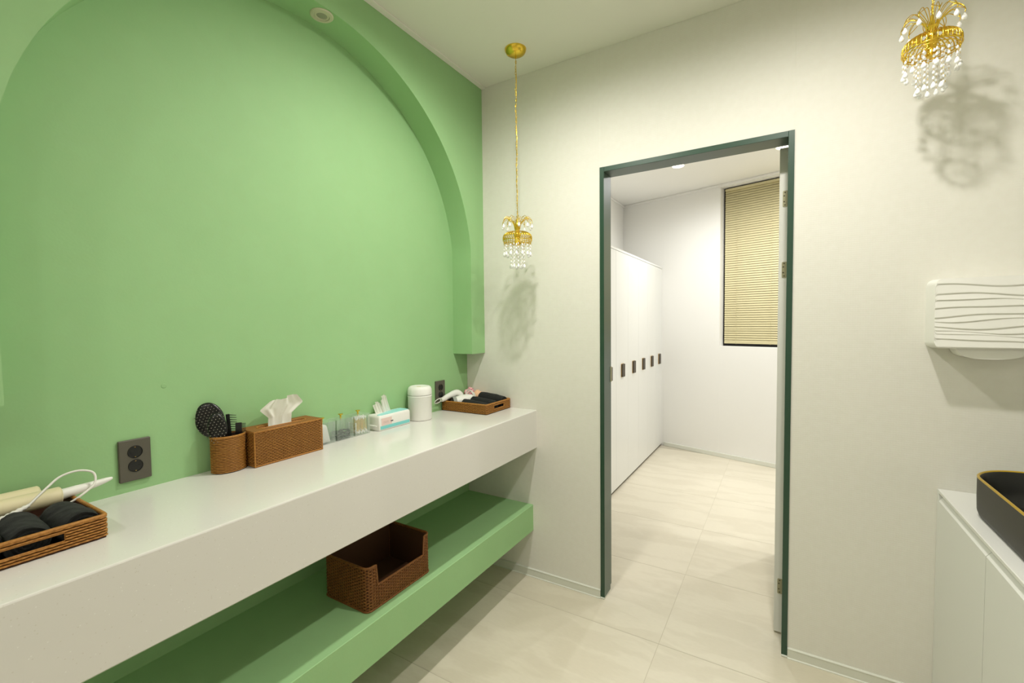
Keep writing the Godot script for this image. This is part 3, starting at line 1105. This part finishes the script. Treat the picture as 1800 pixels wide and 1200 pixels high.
func counter_things() -> void:
	outlet(1.565, 0.994, "dark grey double wall outlet above the counter, between the tray and the brush cup")
	outlet(0.248, 1.006, "dark grey double wall outlet in the corner behind the hair dryer")
	# --- trays
	var t1 := thing("rattan_tray", "rattan tray with hand slots at the cropped left end of the counter", "tray", Vector3(0.0235, CT, 1.832), "rattan trays on the counter")
	tray(t1)
	var t2 := copy_of(t1, "rattan_tray", "rattan tray with hand slots in the corner by the cream wall")
	t2.position = Vector3(0.0235, CT, 0.121)
	# --- towels in the near tray
	var grp := "dark rolled towels in the left tray"
	var r1 := [[0.085, 1.756, 0.034, 0.0355, 0.13, 0.932, 81, "dark rolled towel at the right end of the left tray", 0.05], [0.083, 1.830, 0.034, 0.0355, 0.14, 0.932, 82, "dark rolled towel in the middle of the left tray", -0.06], [0.072, 1.902, 0.0405, 0.0335, 0.15, 0.943, 83, "dark rolled towel at the cropped left edge of the left tray, standing highest", 0.04]]
	for q in r1:
		var o := obj("rolled_towel", roll_mesh(q[4], q[2], q[3], q[6]), M.towel)
		o.position = Vector3(q[0], q[5] + 0.004, q[1]); o.rotation.y = q[8]
		tag(o, q[7], "towel", grp)
	grp = "dark rolled towels in the corner tray"
	var r2 := [[0.072, 0.193, 0.021, 0.0305, 0.15, 84, "slim dark rolled towel nearest the front edge of the corner tray", 0.02], [0.080, 0.130, 0.0235, 0.029, 0.148, 85, "slim dark rolled towel in the middle of the corner tray", 0.0], [0.086, 0.060, 0.027, 0.034, 0.15, 86, "dark rolled towel at the wall side of the corner tray, standing highest", -0.03]]
	for q in r2:
		var o := obj("rolled_towel", roll_mesh(q[4], q[2], q[3], q[5]), M.towel)
		o.position = Vector3(q[0], CT + 0.005 + q[2] + (0.018 if q[5] == 86 else 0.010), q[1]); o.rotation.y = q[7]
		o.rotation.z = -0.10
		tag(o, q[6], "towel", grp)
	hair_iron()
	hair_dryer()
	# headbands in the corner tray
	var st := S()
	var n := FastNoiseLite.new(); n.seed = 9; n.frequency = 40.0
	ball_noise(st, Vector3.ZERO, Vector3(0.031, 0.046, 0.033), n, 0.35)
	var hb := thing("headband", "bunched pink striped headband in the corner tray", "headband", Vector3(-0.078, CT + 0.052, 0.042))
	obj("cloth", st, M.pink, hb)
	st = S()
	for k in 4:
		var pts := []
		for i in 14:
			var a := -0.2 + 2.9 * i / 13.0
			var yo := 0.011 + 0.006 * k
			var d := Vector3(sin(a - 1.0), 0, cos(a - 1.0))
			var rad := sqrt(maxf(0.05, 1.0 - pow(yo / 0.03, 2.0)))
			var p := Vector3(d.x * 0.031 * rad, yo * 1.5, d.z * 0.033 * rad)
			var nd := p.normalized()
			pts.append(p * (1.0 + 0.35 * n.get_noise_3d(nd.x * 0.03, nd.y * 0.03, nd.z * 0.03)) * 1.02)
		tube(st, pts, 0.0011, 5)
	obj("stripes", st, M.pink_stripe, hb)
	st = S()
	n.seed = 12
	ball_noise(st, Vector3.ZERO, Vector3(0.03, 0.04, 0.03), n, 0.3)
	var pc := obj("headband", st, M.peach)
	pc.position = Vector3(-0.028, CT + 0.046, 0.038)
	tag(pc, "bunched peach headband beside the pink one in the corner tray", "headband")
	brush_cup()
	tissue_box()
	jars()
	tissue_pack()
	canister()

func ball_noise(st: SurfaceTool, c: Vector3, r: Vector3, n: FastNoiseLite, amp: float) -> void:
	var f := func(u: float, v: float) -> Vector3:
		var a := TAU * u
		var b := PI * (v - 0.5)
		var d := Vector3(sin(a) * cos(b), sin(b), cos(a) * cos(b))
		return c + r * d * (1.0 + amp * n.get_noise_3d(d.x * 0.03, d.y * 0.03, d.z * 0.03))
	sheet(st, 36, 20, f)

func hair_iron() -> void:
	var t := thing("hair_iron", "cream hair styling iron with a looping white cord lying in the left tray", "hair iron", Vector3(-0.045, CT, 1.80))
	# two arms along z
	for q in [[-0.036, 0.066, 0.0195, -0.035, 0.14], [0.006, 0.062, 0.0205, -0.062, 0.13]]:
		var st := S()
		T = Transform3D(Basis(Vector3.RIGHT, PI / 2), Vector3(q[0], q[1], 0))
		var r: float = q[2]
		lathe(st, [Vector2(0, q[3]), Vector2(r - 0.003, q[3]), Vector2(r, q[3] + 0.003), Vector2(r, q[4] - 0.003), Vector2(r - 0.003, q[4]), Vector2(0, q[4])], 28)
		obj("arm", st, M.cream, t)
	var st := S()
	tube(st, curve([Vector3(0.004, 0.062, -0.06), Vector3(0.004, 0.064, -0.085), Vector3(0.003, 0.068, -0.125), Vector3(0.002, 0.073, -0.16)], 5), [0.013, 0.0128, 0.0125, 0.0122, 0.012, 0.0118, 0.0112, 0.0105, 0.0098, 0.009, 0.0085, 0.008, 0.007, 0.006, 0.0045, 0.003], 14)
	obj("tip", st, M.plastic, t)
	st = S()
	var pts := []
	var rad := []
	for i in 25:
		var k := i / 24.0
		pts.append(Vector3(0.066, 0.052, 0.052).lerp(Vector3(0.044, 0.066, 0.0), k))
		rad.append((0.0085 - 0.004 * k) * (1.0 if i % 4 < 2 else 0.78))
	tube(st, pts, rad, 10)
	obj("strain_relief", st, M.cord, t)
	st = S()
	tube(st, curve([Vector3(0.044, 0.066, 0.0), Vector3(0.025, 0.092, -0.035), Vector3(0.012, 0.108, -0.062), Vector3(0.01, 0.112, -0.095), Vector3(0.015, 0.1, -0.12), Vector3(0.028, 0.076, -0.117), Vector3(0.038, 0.058, -0.09), Vector3(0.035, 0.046, -0.07)], 10), 0.0026, 8)
	obj("cord", st, M.cord, t)

func hair_dryer() -> void:
	var t := thing("hair_dryer", "folded white hair dryer with a hanging loop over the rim of the corner tray", "hair dryer", Vector3(-0.06, CT, 0.17))
	# barrel lies pointing to the near left
	var b := Basis(Vector3.UP, -0.53) * Basis(Vector3.RIGHT, PI / 2)
	var st := S()
	T = Transform3D(b, Vector3(0.016, 0.043, -0.024))
	lathe(st, [Vector2(0.0, -0.062), Vector2(0.018, -0.06), Vector2(0.03, -0.048), Vector2(0.034, -0.02), Vector2(0.032, 0.01), Vector2(0.026, 0.04), Vector2(0.0245, 0.052), Vector2(0.0235, 0.053), Vector2(0.0235, 0.045), Vector2(0.0, 0.045)], 30)
	obj("barrel", st, M.plastic, t)
	st = S()
	T = Transform3D(b, Vector3(0.016, 0.043, -0.024))
	lathe(st, [Vector2(0.0238, 0.046), Vector2(0.0268, 0.046), Vector2(0.0268, 0.064), Vector2(0.0245, 0.065), Vector2(0.022, 0.058), Vector2(0.0, 0.057)], 30)
	obj("nozzle", st, M.grey, t)
	st = S()
	tube(st, curve([Vector3(-0.015, 0.062, -0.05), Vector3(-0.028, 0.083, -0.02), Vector3(-0.035, 0.075, 0.03), Vector3(-0.037, 0.064, 0.075)], 6), [0.012, 0.015, 0.017, 0.018, 0.0185, 0.0185, 0.018, 0.0175, 0.017, 0.017, 0.0165, 0.016, 0.0155, 0.015, 0.015, 0.0145, 0.0145, 0.014, 0.013], 16)
	obj("handle", st, M.plastic, t)
	st = S()
	tube(st, [Vector3(-0.037, 0.064, 0.072), Vector3(-0.037, 0.062, 0.088), Vector3(-0.037, 0.06, 0.1)], [0.0125, 0.012, 0.0085], 14)
	var lp := []
	for k in 20:
		var g := TAU * k / 20.0
		lp.append(Vector3(-0.037 + 0.0, 0.06 + 0.014 * sin(g), 0.122 + 0.026 * cos(g)) + Vector3(0.012 * sin(g), 0, 0))
	tube(st, lp, 0.0024, 8, true)
	obj("hanging_loop", st, M.cord, t)
	st = S()
	tube(st, curve([Vector3(0.0, 0.05, -0.06), Vector3(-0.002, 0.082, -0.075), Vector3(0.02, 0.094, -0.075), Vector3(0.045, 0.078, -0.07), Vector3(0.056, 0.05, -0.066), Vector3(0.05, 0.02, -0.06)], 8), 0.003, 8)
	tube(st, curve([Vector3(0.004, 0.05, -0.07), Vector3(0.004, 0.076, -0.087), Vector3(0.026, 0.086, -0.085), Vector3(0.05, 0.07, -0.08), Vector3(0.058, 0.03, -0.074)], 8), 0.003, 8)
	obj("cord", st, M.cord, t)

func brush_cup() -> void:
	var c := Vector3(-0.081, CT, 1.336)
	var t := thing("rattan_cup", "oval coiled rattan cup holding brushes and combs", "cup", c)
	var ol := PackedVector2Array()
	for k in 60: ol.append(Vector2(0.0385 * cos(TAU * k / 60.0), 0.049 * sin(TAU * k / 60.0)))
	var st := S()
	woven(st, ol, 0.002, 0.112, 22, 0.0021, 0.009, func(_p, _y): return false, 0.3)
	obj("coiled_wall", st, M.rattan, t)
	st = S()
	lathe(st, [Vector2(0, 0), Vector2(0.97, 0.001), Vector2(0.97, 0.112), Vector2(0.91, 0.112), Vector2(0.91, 0.006), Vector2(0, 0.006)], 48, Vector2(0.0385, 0.049))
	obj("lining", st, M.rattan_dark, t)
	st = S()
	tube(st, loop_of(ol, 0.1135), 0.0034, 6, true)
	obj("rim", st, M.rattan, t)
	# two paddle brushes
	brush(c + Vector3(-0.002, 0.014, 0.018), Basis(Vector3.UP, 1.0) * Basis(Vector3.BACK, 0.20) * Basis(Vector3.RIGHT, -0.07), 0.04, "large black paddle brush with white-tipped pins at the back of the rattan cup", 0.195)
	brush(c + Vector3(0.017, 0.010, 0.021), Basis(Vector3.UP, 1.0) * Basis(Vector3.BACK, 0.12) * Basis(Vector3.RIGHT, -0.025), 0.027, "narrower black brush standing in front in the rattan cup", 0.172)
	# combs
	comb(c + Vector3(0.006, 0.014, -0.018), Basis(Vector3.UP, 1.0) * Basis(Vector3.BACK, 0.07) * Basis(Vector3.RIGHT, -0.05), 0.165, true, "black wide-toothed comb standing in the rattan cup")
	comb(c + Vector3(0.014, 0.012, -0.027), Basis(Vector3.UP, 1.0) * Basis(Vector3.BACK, -0.03) * Basis(Vector3.RIGHT, 0.03), 0.138, false, "shorter black fine-toothed comb at the right of the rattan cup")

func brush(at: Vector3, b: Basis, hw: float, label: String, hc: float) -> void:
	var t := thing("hairbrush", label, "hairbrush", at)
	t.basis = b
	var st := S()
	var hh := 0.056 if hw > 0.03 else 0.05
	hc -= 0.04
	# oval head facing +z
	var f := func(u: float, v: float) -> Vector3:
		var a := TAU * u
		var w := sin(PI * 0.5 * (1.0 - absf(2.0 * v - 1.0)))
		var z := -0.009 * cos(PI * v) * 1.0
		var w2 := pow(w, 0.4)
		return Vector3(hw * w2 * sin(a), hc + hh * w2 * cos(a), z)
	sheet(st, 40, 12, f, true)
	obj("head", st, M.black, t)
	st = S()
	lathe(st, [Vector2(0, 0), Vector2(0.007, 0.002), Vector2(0.009, 0.02), Vector2(0.0075, 0.06), Vector2(0.008, hc - hh), Vector2(0.012, hc - hh + 0.012), Vector2(0, hc - hh + 0.016)], 16, Vector2(1, 0.75))
	obj("handle", st, M.black, t)
	st = S()
	var st2 := S()
	var step := 0.0085
	var row := 0
	var y := -hh + 0.006
	while y < hh - 0.004:
		var x := -hw + (0.003 if row % 2 == 0 else 0.003 + step * 0.5)
		while x < hw:
			if pow(x / (hw - 0.004), 2.0) + pow(y / (hh - 0.004), 2.0) < 1.0:
				var d := Vector3(x / hw * 0.45, y / hh * 0.25, 1.0).normalized()
				var p := Vector3(x, hc + y, 0.006)
				tube(st, [p, p + d * 0.0125], 0.0006, 4)
				var q := p + d * 0.013
				var r := 0.00125
				for s in [Vector3(1, 1, 1), Vector3(-1, 1, 1), Vector3(1, -1, 1), Vector3(-1, -1, 1), Vector3(1, 1, -1), Vector3(-1, 1, -1), Vector3(1, -1, -1), Vector3(-1, -1, -1)]:
					poly_out(st2, [q + Vector3(s.x * r, 0, 0), q + Vector3(0, s.y * r, 0), q + Vector3(0, 0, s.z * r)], q)
			x += step
		y += step * 0.87
		row += 1
	obj("pins", st, M.black, t)
	obj("pin_tips", st2, M.pin, t)

func comb(at: Vector3, b: Basis, top: float, wide: bool, label: String) -> void:
	var t := thing("comb", label, "comb", at)
	t.basis = b
	var st := S()
	span(st, Vector3(-0.013, 0.0, -0.0015), Vector3(-0.002 if wide else 0.005, top, 0.0015), 0.0008)
	obj("spine", st, M.comb, t)
	st = S()
	var y := top - 0.003
	var gap := 0.0075 if wide else 0.0028
	while y > 0.05:
		tube(st, [Vector3(-0.004 if wide else 0.004, y, 0), Vector3(0.016, y - (0.004 if wide else 0.0), 0)], [0.0016 if wide else 0.0009, 0.0007], 5)
		y -= gap
	obj("teeth", st, M.comb, t)

func tissue_box() -> void:
	var c := Vector3(-0.071, CT, 1.161)
	var t := thing("tissue_box", "rattan tissue box with a white tissue pulled through its slot", "tissue box", c)
	var hx := 0.048
	var hz := 0.124
	var h := 0.118
	var st := S()
	woven(st, rr(hx - 0.001, hz - 0.001, 0.002, 1), 0.003, h - 0.005, 22, 0.0019, 0.0075, func(_p, _y): return false)
	obj("woven_wall", st, M.rattan, t)
	st = S()
	for s in [-1.0, 1.0]:
		span(st, Vector3(s * (hx - 0.004) - 0.0015, 0.0, -hz + 0.003), Vector3(s * (hx - 0.004) + 0.0015, h - 0.006, hz - 0.003), 0.0005)
		span(st, Vector3(-hx + 0.006, 0.0, s * (hz - 0.004) - 0.0015), Vector3(hx - 0.006, h - 0.006, s * (hz - 0.004) + 0.0015), 0.0005)
	obj("lining", st, M.rattan_dark, t)
	st = S()
	# lid with an oval slot
	var lid := PackedVector2Array()
	var o := rr(hz, hx, 0.003, 3)
	var hole := rr(0.086, 0.0165, 0.016, 8)
	hole.reverse()
	# join hole to outline with a thin bridge
	var bi := 0
	for i in o.size(): if o[i].x > o[bi].x - 1e-6 and absf(o[i].y) <= absf(o[bi].y): bi = i
	for i in o.size() + 1: lid.append(o[(bi + i) % o.size()])
	var hi := 0
	for i in hole.size(): if hole[i].distance_to(o[bi]) < hole[hi].distance_to(o[bi]): hi = i
	for i in hole.size() + 1: lid.append(hole[(hi + i) % hole.size()] + Vector2(0, 0.0002 if i == 0 else 0.0))
	T = Transform3D(Basis(Vector3(0, 0, 1), Vector3(1, 0, 0), Vector3(0, 1, 0)), Vector3.ZERO)
	prism(st, lid, h - 0.006, h)
	obj("lid", st, M.weave, t)
	st = S()
	for y in [0.003, h - 0.003]:
		tube(st, [Vector3(-hx, y, -hz), Vector3(hx, y, -hz), Vector3(hx, y, hz), Vector3(-hx, y, hz)], 0.0027, 6, true)
	for s in [-1.0, 1.0]:
		for q in [-1.0, 1.0]: tube(st, [Vector3(s * hx, 0.002, q * hz), Vector3(s * hx, h - 0.002, q * hz)], 0.0027, 6)
	tube(st, loop_of(rr(0.0175, 0.087, 0.0165, 8), h), 0.0022, 6, true)
	obj("binding", st, M.rattan, t)
	st = S()
	span(st, Vector3(-hx + 0.008, 0.003, -hz + 0.008), Vector3(hx - 0.008, h - 0.014, hz - 0.008), 0.004)
	obj("tissue_stack", st, M.cotton, t)
	# the tissue: outline across z with folds in x
	st = S()
	var f := func(u: float, v: float) -> Vector3:
		# u: 0 far end .. 1 near end; v: 0 slot .. 1 top; the free sheet flares to two pointed corners
		var near_edge := 0.046 if v < 0.4 else (lerpf(0.046, 0.079, (v - 0.4) / 0.32) if v < 0.72 else lerpf(0.079, 0.046, (v - 0.72) / 0.28))
		var far_edge := -0.037 if v < 0.4 else (lerpf(-0.037, -0.078, (v - 0.4) / 0.32) if v < 0.72 else lerpf(-0.078, -0.050, (v - 0.72) / 0.28))
		var z := lerpf(far_edge, near_edge, u)
		var y := 0.106 + v * (0.095 + 0.013 * (1.0 - u) + 0.003 * sin(u * 9.0))
		var x := 0.006 * sin(u * 15.0 + 1.0) * (0.45 + 0.55 * v) + 0.0035 * sin(u * 31.0 + v * 2.0) * v + 0.014 * v * v - 0.005
		return Vector3(x, y, z)
	sheet(st, 40, 20, f)
	obj("tissue", st, M.tissue, t)

func jars() -> void:
	var hx := 0.029
	var hz := 0.0395
	var h := 0.083
	var spec := [[0.985, "clear lidded box of cotton pads next to the rattan tissue box"], [0.898, "clear lidded box of dark hair ties, middle of the three"], [0.812, "clear lidded box of cotton swabs next to the tissue pack"]]
	var proto: Node3D = null
	for q in spec:
		var at := Vector3(-0.0945, CT, q[0])
		if proto == null:
			proto = thing("acrylic_box", q[1], "storage box", at, "clear boxes with gold knobs")
			var w := 0.002
			var st := S()
			for s in [-1.0, 1.0]:
				span(st, Vector3(s * (hx - w / 2) - w / 2, 0.0, -hz), Vector3(s * (hx - w / 2) + w / 2, h, hz), 0.0003)
				span(st, Vector3(-hx + w, 0.0, s * (hz - w / 2) - w / 2), Vector3(hx - w, h, s * (hz - w / 2) + w / 2), 0.0003)
			span(st, Vector3(-hx + w, 0.0005, -hz + w), Vector3(hx - w, 0.0025, hz - w), 0.0003)
			obj("body", st, M.acrylic, proto)
			st = S()
			span(st, Vector3(-hx, h + 0.0003, -hz), Vector3(hx, h + 0.0033, hz), 0.0005)
			obj("lid", st, M.acrylic, proto)
			st = S()
			T = Transform3D(Basis.IDENTITY, Vector3(0, h + 0.0033, 0))
			lathe(st, [Vector2(0, 0), Vector2(0.0038, 0), Vector2(0.003, 0.006), Vector2(0.0045, 0.011), Vector2(0.0095, 0.0125), Vector2(0.0095, 0.0155), Vector2(0.0, 0.016)], 20)
			obj("knob", st, M.gold, proto)
		else:
			copy_of(proto, "acrylic_box", q[1], "clear boxes with gold knobs").position = at
	# rounded square cotton pads standing in a slumping row
	var st := S()
	T = Transform3D.IDENTITY
	prism(st, rr(0.0245, 0.036, 0.01, 6), -0.0018, 0.0018)
	st.generate_normals()
	var pad := st.commit()
	for i in 11:
		var o := obj("cotton_pad", pad, M.cotton)
		var lean := 0.022 * i
		o.rotation.x = lean
		o.position = Vector3(-0.0945, CT + 0.0035 + 0.036 * cos(lean), 1.0185 - 0.0047 * i + 0.036 * sin(lean) * 0.55)
		tag(o, "white cotton pad standing in the clear box beside the rattan tissue box", "cotton pad", "cotton pads in the clear box")
	# hair ties
	st = S()
	var lp := []
	for k in 24: lp.append(Vector3(0.0165 * cos(TAU * k / 24.0), 0.0012 * sin(k * 2.1), 0.0165 * sin(TAU * k / 24.0)))
	tube(st, lp, 0.0022, 7, true)
	st.generate_normals()
	var tie := st.commit()
	for i in 16:
		var o := obj("hair_tie", tie, M.black)
		var lv := int(i / 4.0)
		o.position = Vector3(-0.0945 + (-0.006 if i % 2 == 0 else 0.006), CT + 0.0065 + 0.0072 * lv + 0.0012 * (i % 4), 0.898 + (-0.017 if i % 4 < 2 else 0.017))
		o.rotation = Vector3(rng.randf_range(-0.14, 0.14), rng.randf() * TAU, rng.randf_range(-0.14, 0.14))
		tag(o, "thin black hair tie heaped in the middle clear box", "hair tie", "hair ties in the clear box")
	# cotton swabs
	var sw: Node3D = null
	for i in 34:
		var o: Node3D
		if sw == null:
			sw = thing("cotton_swab", "cotton swab with a yellowish stick in the clear box by the tissue pack", "cotton swab", Vector3.ZERO, "cotton swabs in the clear box")
			st = S()
			tube(st, [Vector3(0, -0.030, 0), Vector3(0, 0.030, 0)], 0.0012, 6)
			obj("stick", st, M.stick, sw)
			for s in [-1.0, 1.0]:
				st = S()
				ball(st, Vector3(0, s * 0.0295, 0), Vector3(0.0028, 0.006, 0.0028), 8, 6)
				obj("bud", st, M.cotton, sw)
			o = sw
		else:
			o = copy_of(sw, "cotton_swab", "cotton swab with a yellowish stick in the clear box by the tissue pack")
		var col := i % 9
		var rw := int(i / 9.0)
		if i < 27:
			o.position = Vector3(-0.0735 - 0.0125 * rw, CT + 0.0425 + 0.004 * sin(i * 2.3), 0.787 + 0.0060 * col)
			o.rotation = Vector3(0.09 + 0.06 * sin(i * 1.7), 0, 0.05 * sin(i * 2.9))
		else:
			o.position = Vector3(-0.0735 - 0.009 * (i - 27) * 0.6, CT + 0.012 + 0.0065 * (i - 27), 0.8405)
			o.rotation = Vector3(0, 0.0, PI / 2)
			o.scale = Vector3(1, 0.7, 1)
			o.position.x = -0.0945

func tissue_pack() -> void:
	var t := thing("tissue_pack", "soft white tissue pack with aqua bands and tissues pulled out", "tissue pack", Vector3(-0.083, CT, 0.647))
	var hx := 0.0385
	var hz := 0.094
	var h := 0.066
	var st := S()
	# pillow-like film pack
	var f := func(u: float, v: float) -> Vector3:
		var p: Vector2 = rr(hz, h / 2, 0.008, 5)[0]
		return Vector3(p.x, u, v)
	var rings := []
	for q in [[0.0, 0.004], [0.003, 0.001], [0.01, 0.0], [0.055, 0.0], [0.062, 0.0015], [h, 0.005]]:
		rings.append([rr(hx - q[1], hz - q[1], 0.006, 4), q[0]])
	skin(st, rings)
	st.set_smooth_group(4)
	for w in [[rings[0], false], [rings[5], true]]:
		var o: PackedVector2Array = w[0][0]
		for k in o.size():
			var a := Vector3(o[k].x, w[0][1], o[k].y)
			var b := Vector3(o[(k + 1) % o.size()].x, w[0][1], o[(k + 1) % o.size()].y)
			var c := Vector3(0, w[0][1] + (0.002 if w[1] else 0.0), 0)
			if w[1]: tri(st, c, b, a)
			else: tri(st, c, a, b)
	obj("film", st, M.plastic, t)
	# printed bands lie on the film
	var e := 0.0006
	var band := func(called: String, m: Material, lo: Vector3, hi: Vector3) -> void:
		var s2 := S()
		span(s2, lo, hi, 0.0002)
		obj(called, s2, m, t)
	band.call("front_band", M.aqua, Vector3(hx - 0.0002, 0.007, -hz + 0.006), Vector3(hx + e, 0.021, hz - 0.006))
	band.call("front_panel", M.blush, Vector3(hx - 0.0002, 0.0215, 0.022), Vector3(hx + e, 0.054, hz - 0.012))
	band.call("print_line", M.ink_soft, Vector3(hx, 0.0375, 0.040), Vector3(hx + e * 1.6, 0.0387, hz - 0.022))
	band.call("print_line", M.ink_soft, Vector3(hx, 0.0325, 0.040), Vector3(hx + e * 1.6, 0.0335, hz - 0.022))
	band.call("print_mark", M.ink, Vector3(hx, 0.0325, 0.014), Vector3(hx + e * 1.6, 0.0375, 0.029))
	st = S()
	var tp := PackedVector2Array()
	for q in [[-hz + 0.006, -0.02], [-hz + 0.006, hx - 0.007], [hz - 0.02, hx - 0.006], [hz - 0.008, hx - 0.016], [hz - 0.012, hx - 0.026], [0.06, 0.003], [0.0, -0.012], [-0.05, -0.022]]: tp.append(Vector2(q[0], q[1]))
	T = Transform3D(Basis(Vector3(0, 0, 1), Vector3(1, 0, 0), Vector3(0, 1, 0)), Vector3.ZERO)
	prism(st, tp, h - 0.001, h + 0.0022)
	obj("top_band", st, M.aqua_light, t)
	# two pulled tissues
	for q in [[0.035, 0.05, 0.055, -0.004, 1.0], [-0.002, 0.046, 0.083, 0.0, -1.0]]:
		st = S()
		var g := func(u: float, v: float) -> Vector3:
			var z: float = q[0] + (u - 0.5) * q[1] * (1.0 - 0.35 * v) + 0.016 * v
			var top: float = q[2] * (1.0 - 0.35 * pow(absf(u - 0.42) * 1.6, 1.5))
			var x: float = q[3] + 0.006 * sin(u * 17.0 + q[4]) * (0.4 + 0.6 * v) - 0.008 * v
			return Vector3(x - 0.012, h - 0.002 + top * v, z)
		sheet(st, 30, 10, g)
		obj("tissue", st, M.tissue, t)
	# crimped end seams
	for s in [-1.0, 1.0]:
		st = S()
		span(st, Vector3(-0.026, 0.021, s * (hz + 0.003) - 0.004), Vector3(0.026, 0.024, s * (hz + 0.003) + 0.004), 0.001)
		obj("end_seam", st, M.plastic, t)

func canister() -> void:
	var t := thing("canister", "round white lidded canister between the tissue pack and the corner outlet", "canister", Vector3(-0.066, CT, 0.464))
	var R := 0.057
	var st := S()
	var p := [Vector2(0, 0), Vector2(R - 0.006, 0.0), Vector2(R - 0.002, 0.003), Vector2(R - 0.001, 0.008), Vector2(R, 0.112), Vector2(R + 0.0012, 0.114), Vector2(R + 0.0012, 0.117), Vector2(R, 0.119), Vector2(R - 0.0055, 0.1195), Vector2(R - 0.0055, 0.1245), Vector2(0, 0.1245)]
	lathe(st, p, 56)
	obj("body", st, M.plastic, t)
	st = S()
	lathe(st, [Vector2(R - 0.0057, 0.1222), Vector2(R + 0.0004, 0.1222), Vector2(R + 0.0008, 0.126), Vector2(R, 0.147), Vector2(R - 0.004, 0.156), Vector2(R - 0.011, 0.1615), Vector2(R - 0.016, 0.1625), Vector2(R - 0.018, 0.161), Vector2(R - 0.021, 0.1605), Vector2(0.0, 0.161)], 56)
	obj("lid", st, M.plastic, t)
	st = S()
	T = Transform3D(Basis(Vector3.UP, 0.6), Vector3(0, 0.161, 0))
	bx(st, Vector3(0.0, 0.0008, 0.024), Vector3(0.02, 0.0018, 0.008), 0.0006)
	obj("lid_tab", st, M.cream, t)

# ------------------------------------------------------------------ basket on the green shelf
func shelf_basket() -> void:
	var hx := 0.114
	var hz := 0.158
	var h := 0.152
	var t := thing("wicker_basket", "dark brown open-front wicker basket on the green shelf", "basket", Vector3(0.257 - hx, 0.393, 0.926))
	var n0 := -0.122
	var n1 := 0.116
	var cut := 0.080
	var ol := rr(hx - 0.003, hz - 0.003, 0.02, 6)
	var st := S()
	var skip := func(p: Vector2, y: float) -> bool: return p.x > hx - 0.01 and p.y > n0 and p.y < n1 and y > cut
	woven(st, ol, 0.003, h - 0.003, 27, 0.0020, 0.011, skip)
	obj("woven_wall", st, M.wicker, t)
	# stakes
	st = S()
	var pts := even(ol, 0.011)
	for p in pts:
		var top := cut if skip.call(p, cut + 0.01) else h - 0.002
		tube(st, [Vector3(p.x, 0.001, p.y), Vector3(p.x, top, p.y)], 0.0021, 5)
	obj("stakes", st, M.wicker, t)
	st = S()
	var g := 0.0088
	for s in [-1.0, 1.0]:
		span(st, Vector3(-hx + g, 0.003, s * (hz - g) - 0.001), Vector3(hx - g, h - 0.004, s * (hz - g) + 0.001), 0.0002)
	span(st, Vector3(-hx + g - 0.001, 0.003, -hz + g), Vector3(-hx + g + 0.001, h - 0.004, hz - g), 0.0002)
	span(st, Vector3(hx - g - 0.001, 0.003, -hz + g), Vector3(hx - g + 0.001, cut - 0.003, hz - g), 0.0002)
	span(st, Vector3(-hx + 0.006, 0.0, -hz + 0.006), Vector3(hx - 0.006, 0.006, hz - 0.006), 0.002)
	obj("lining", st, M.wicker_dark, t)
	# rim follows the notch
	st = S()
	var path := []
	var ev := even(rr(hx - 0.003, hz - 0.003, 0.02, 6), 0.006)
	var inside := false
	for k in ev.size() + 1:
		var p: Vector2 = ev[k % ev.size()]
		var now: bool = skip.call(p, cut + 0.01)
		path.append(Vector3(p.x, cut if now else h, p.y))
	# start the loop away from the notch so that the drops are plain corners
	path.pop_back()
	tube(st, path, 0.004, 6, true)
	tube(st, loop_of(rr(hx - 0.002, hz - 0.002, 0.02, 6), 0.003), 0.0036, 6, true)
	obj("rim", st, M.wicker, t)
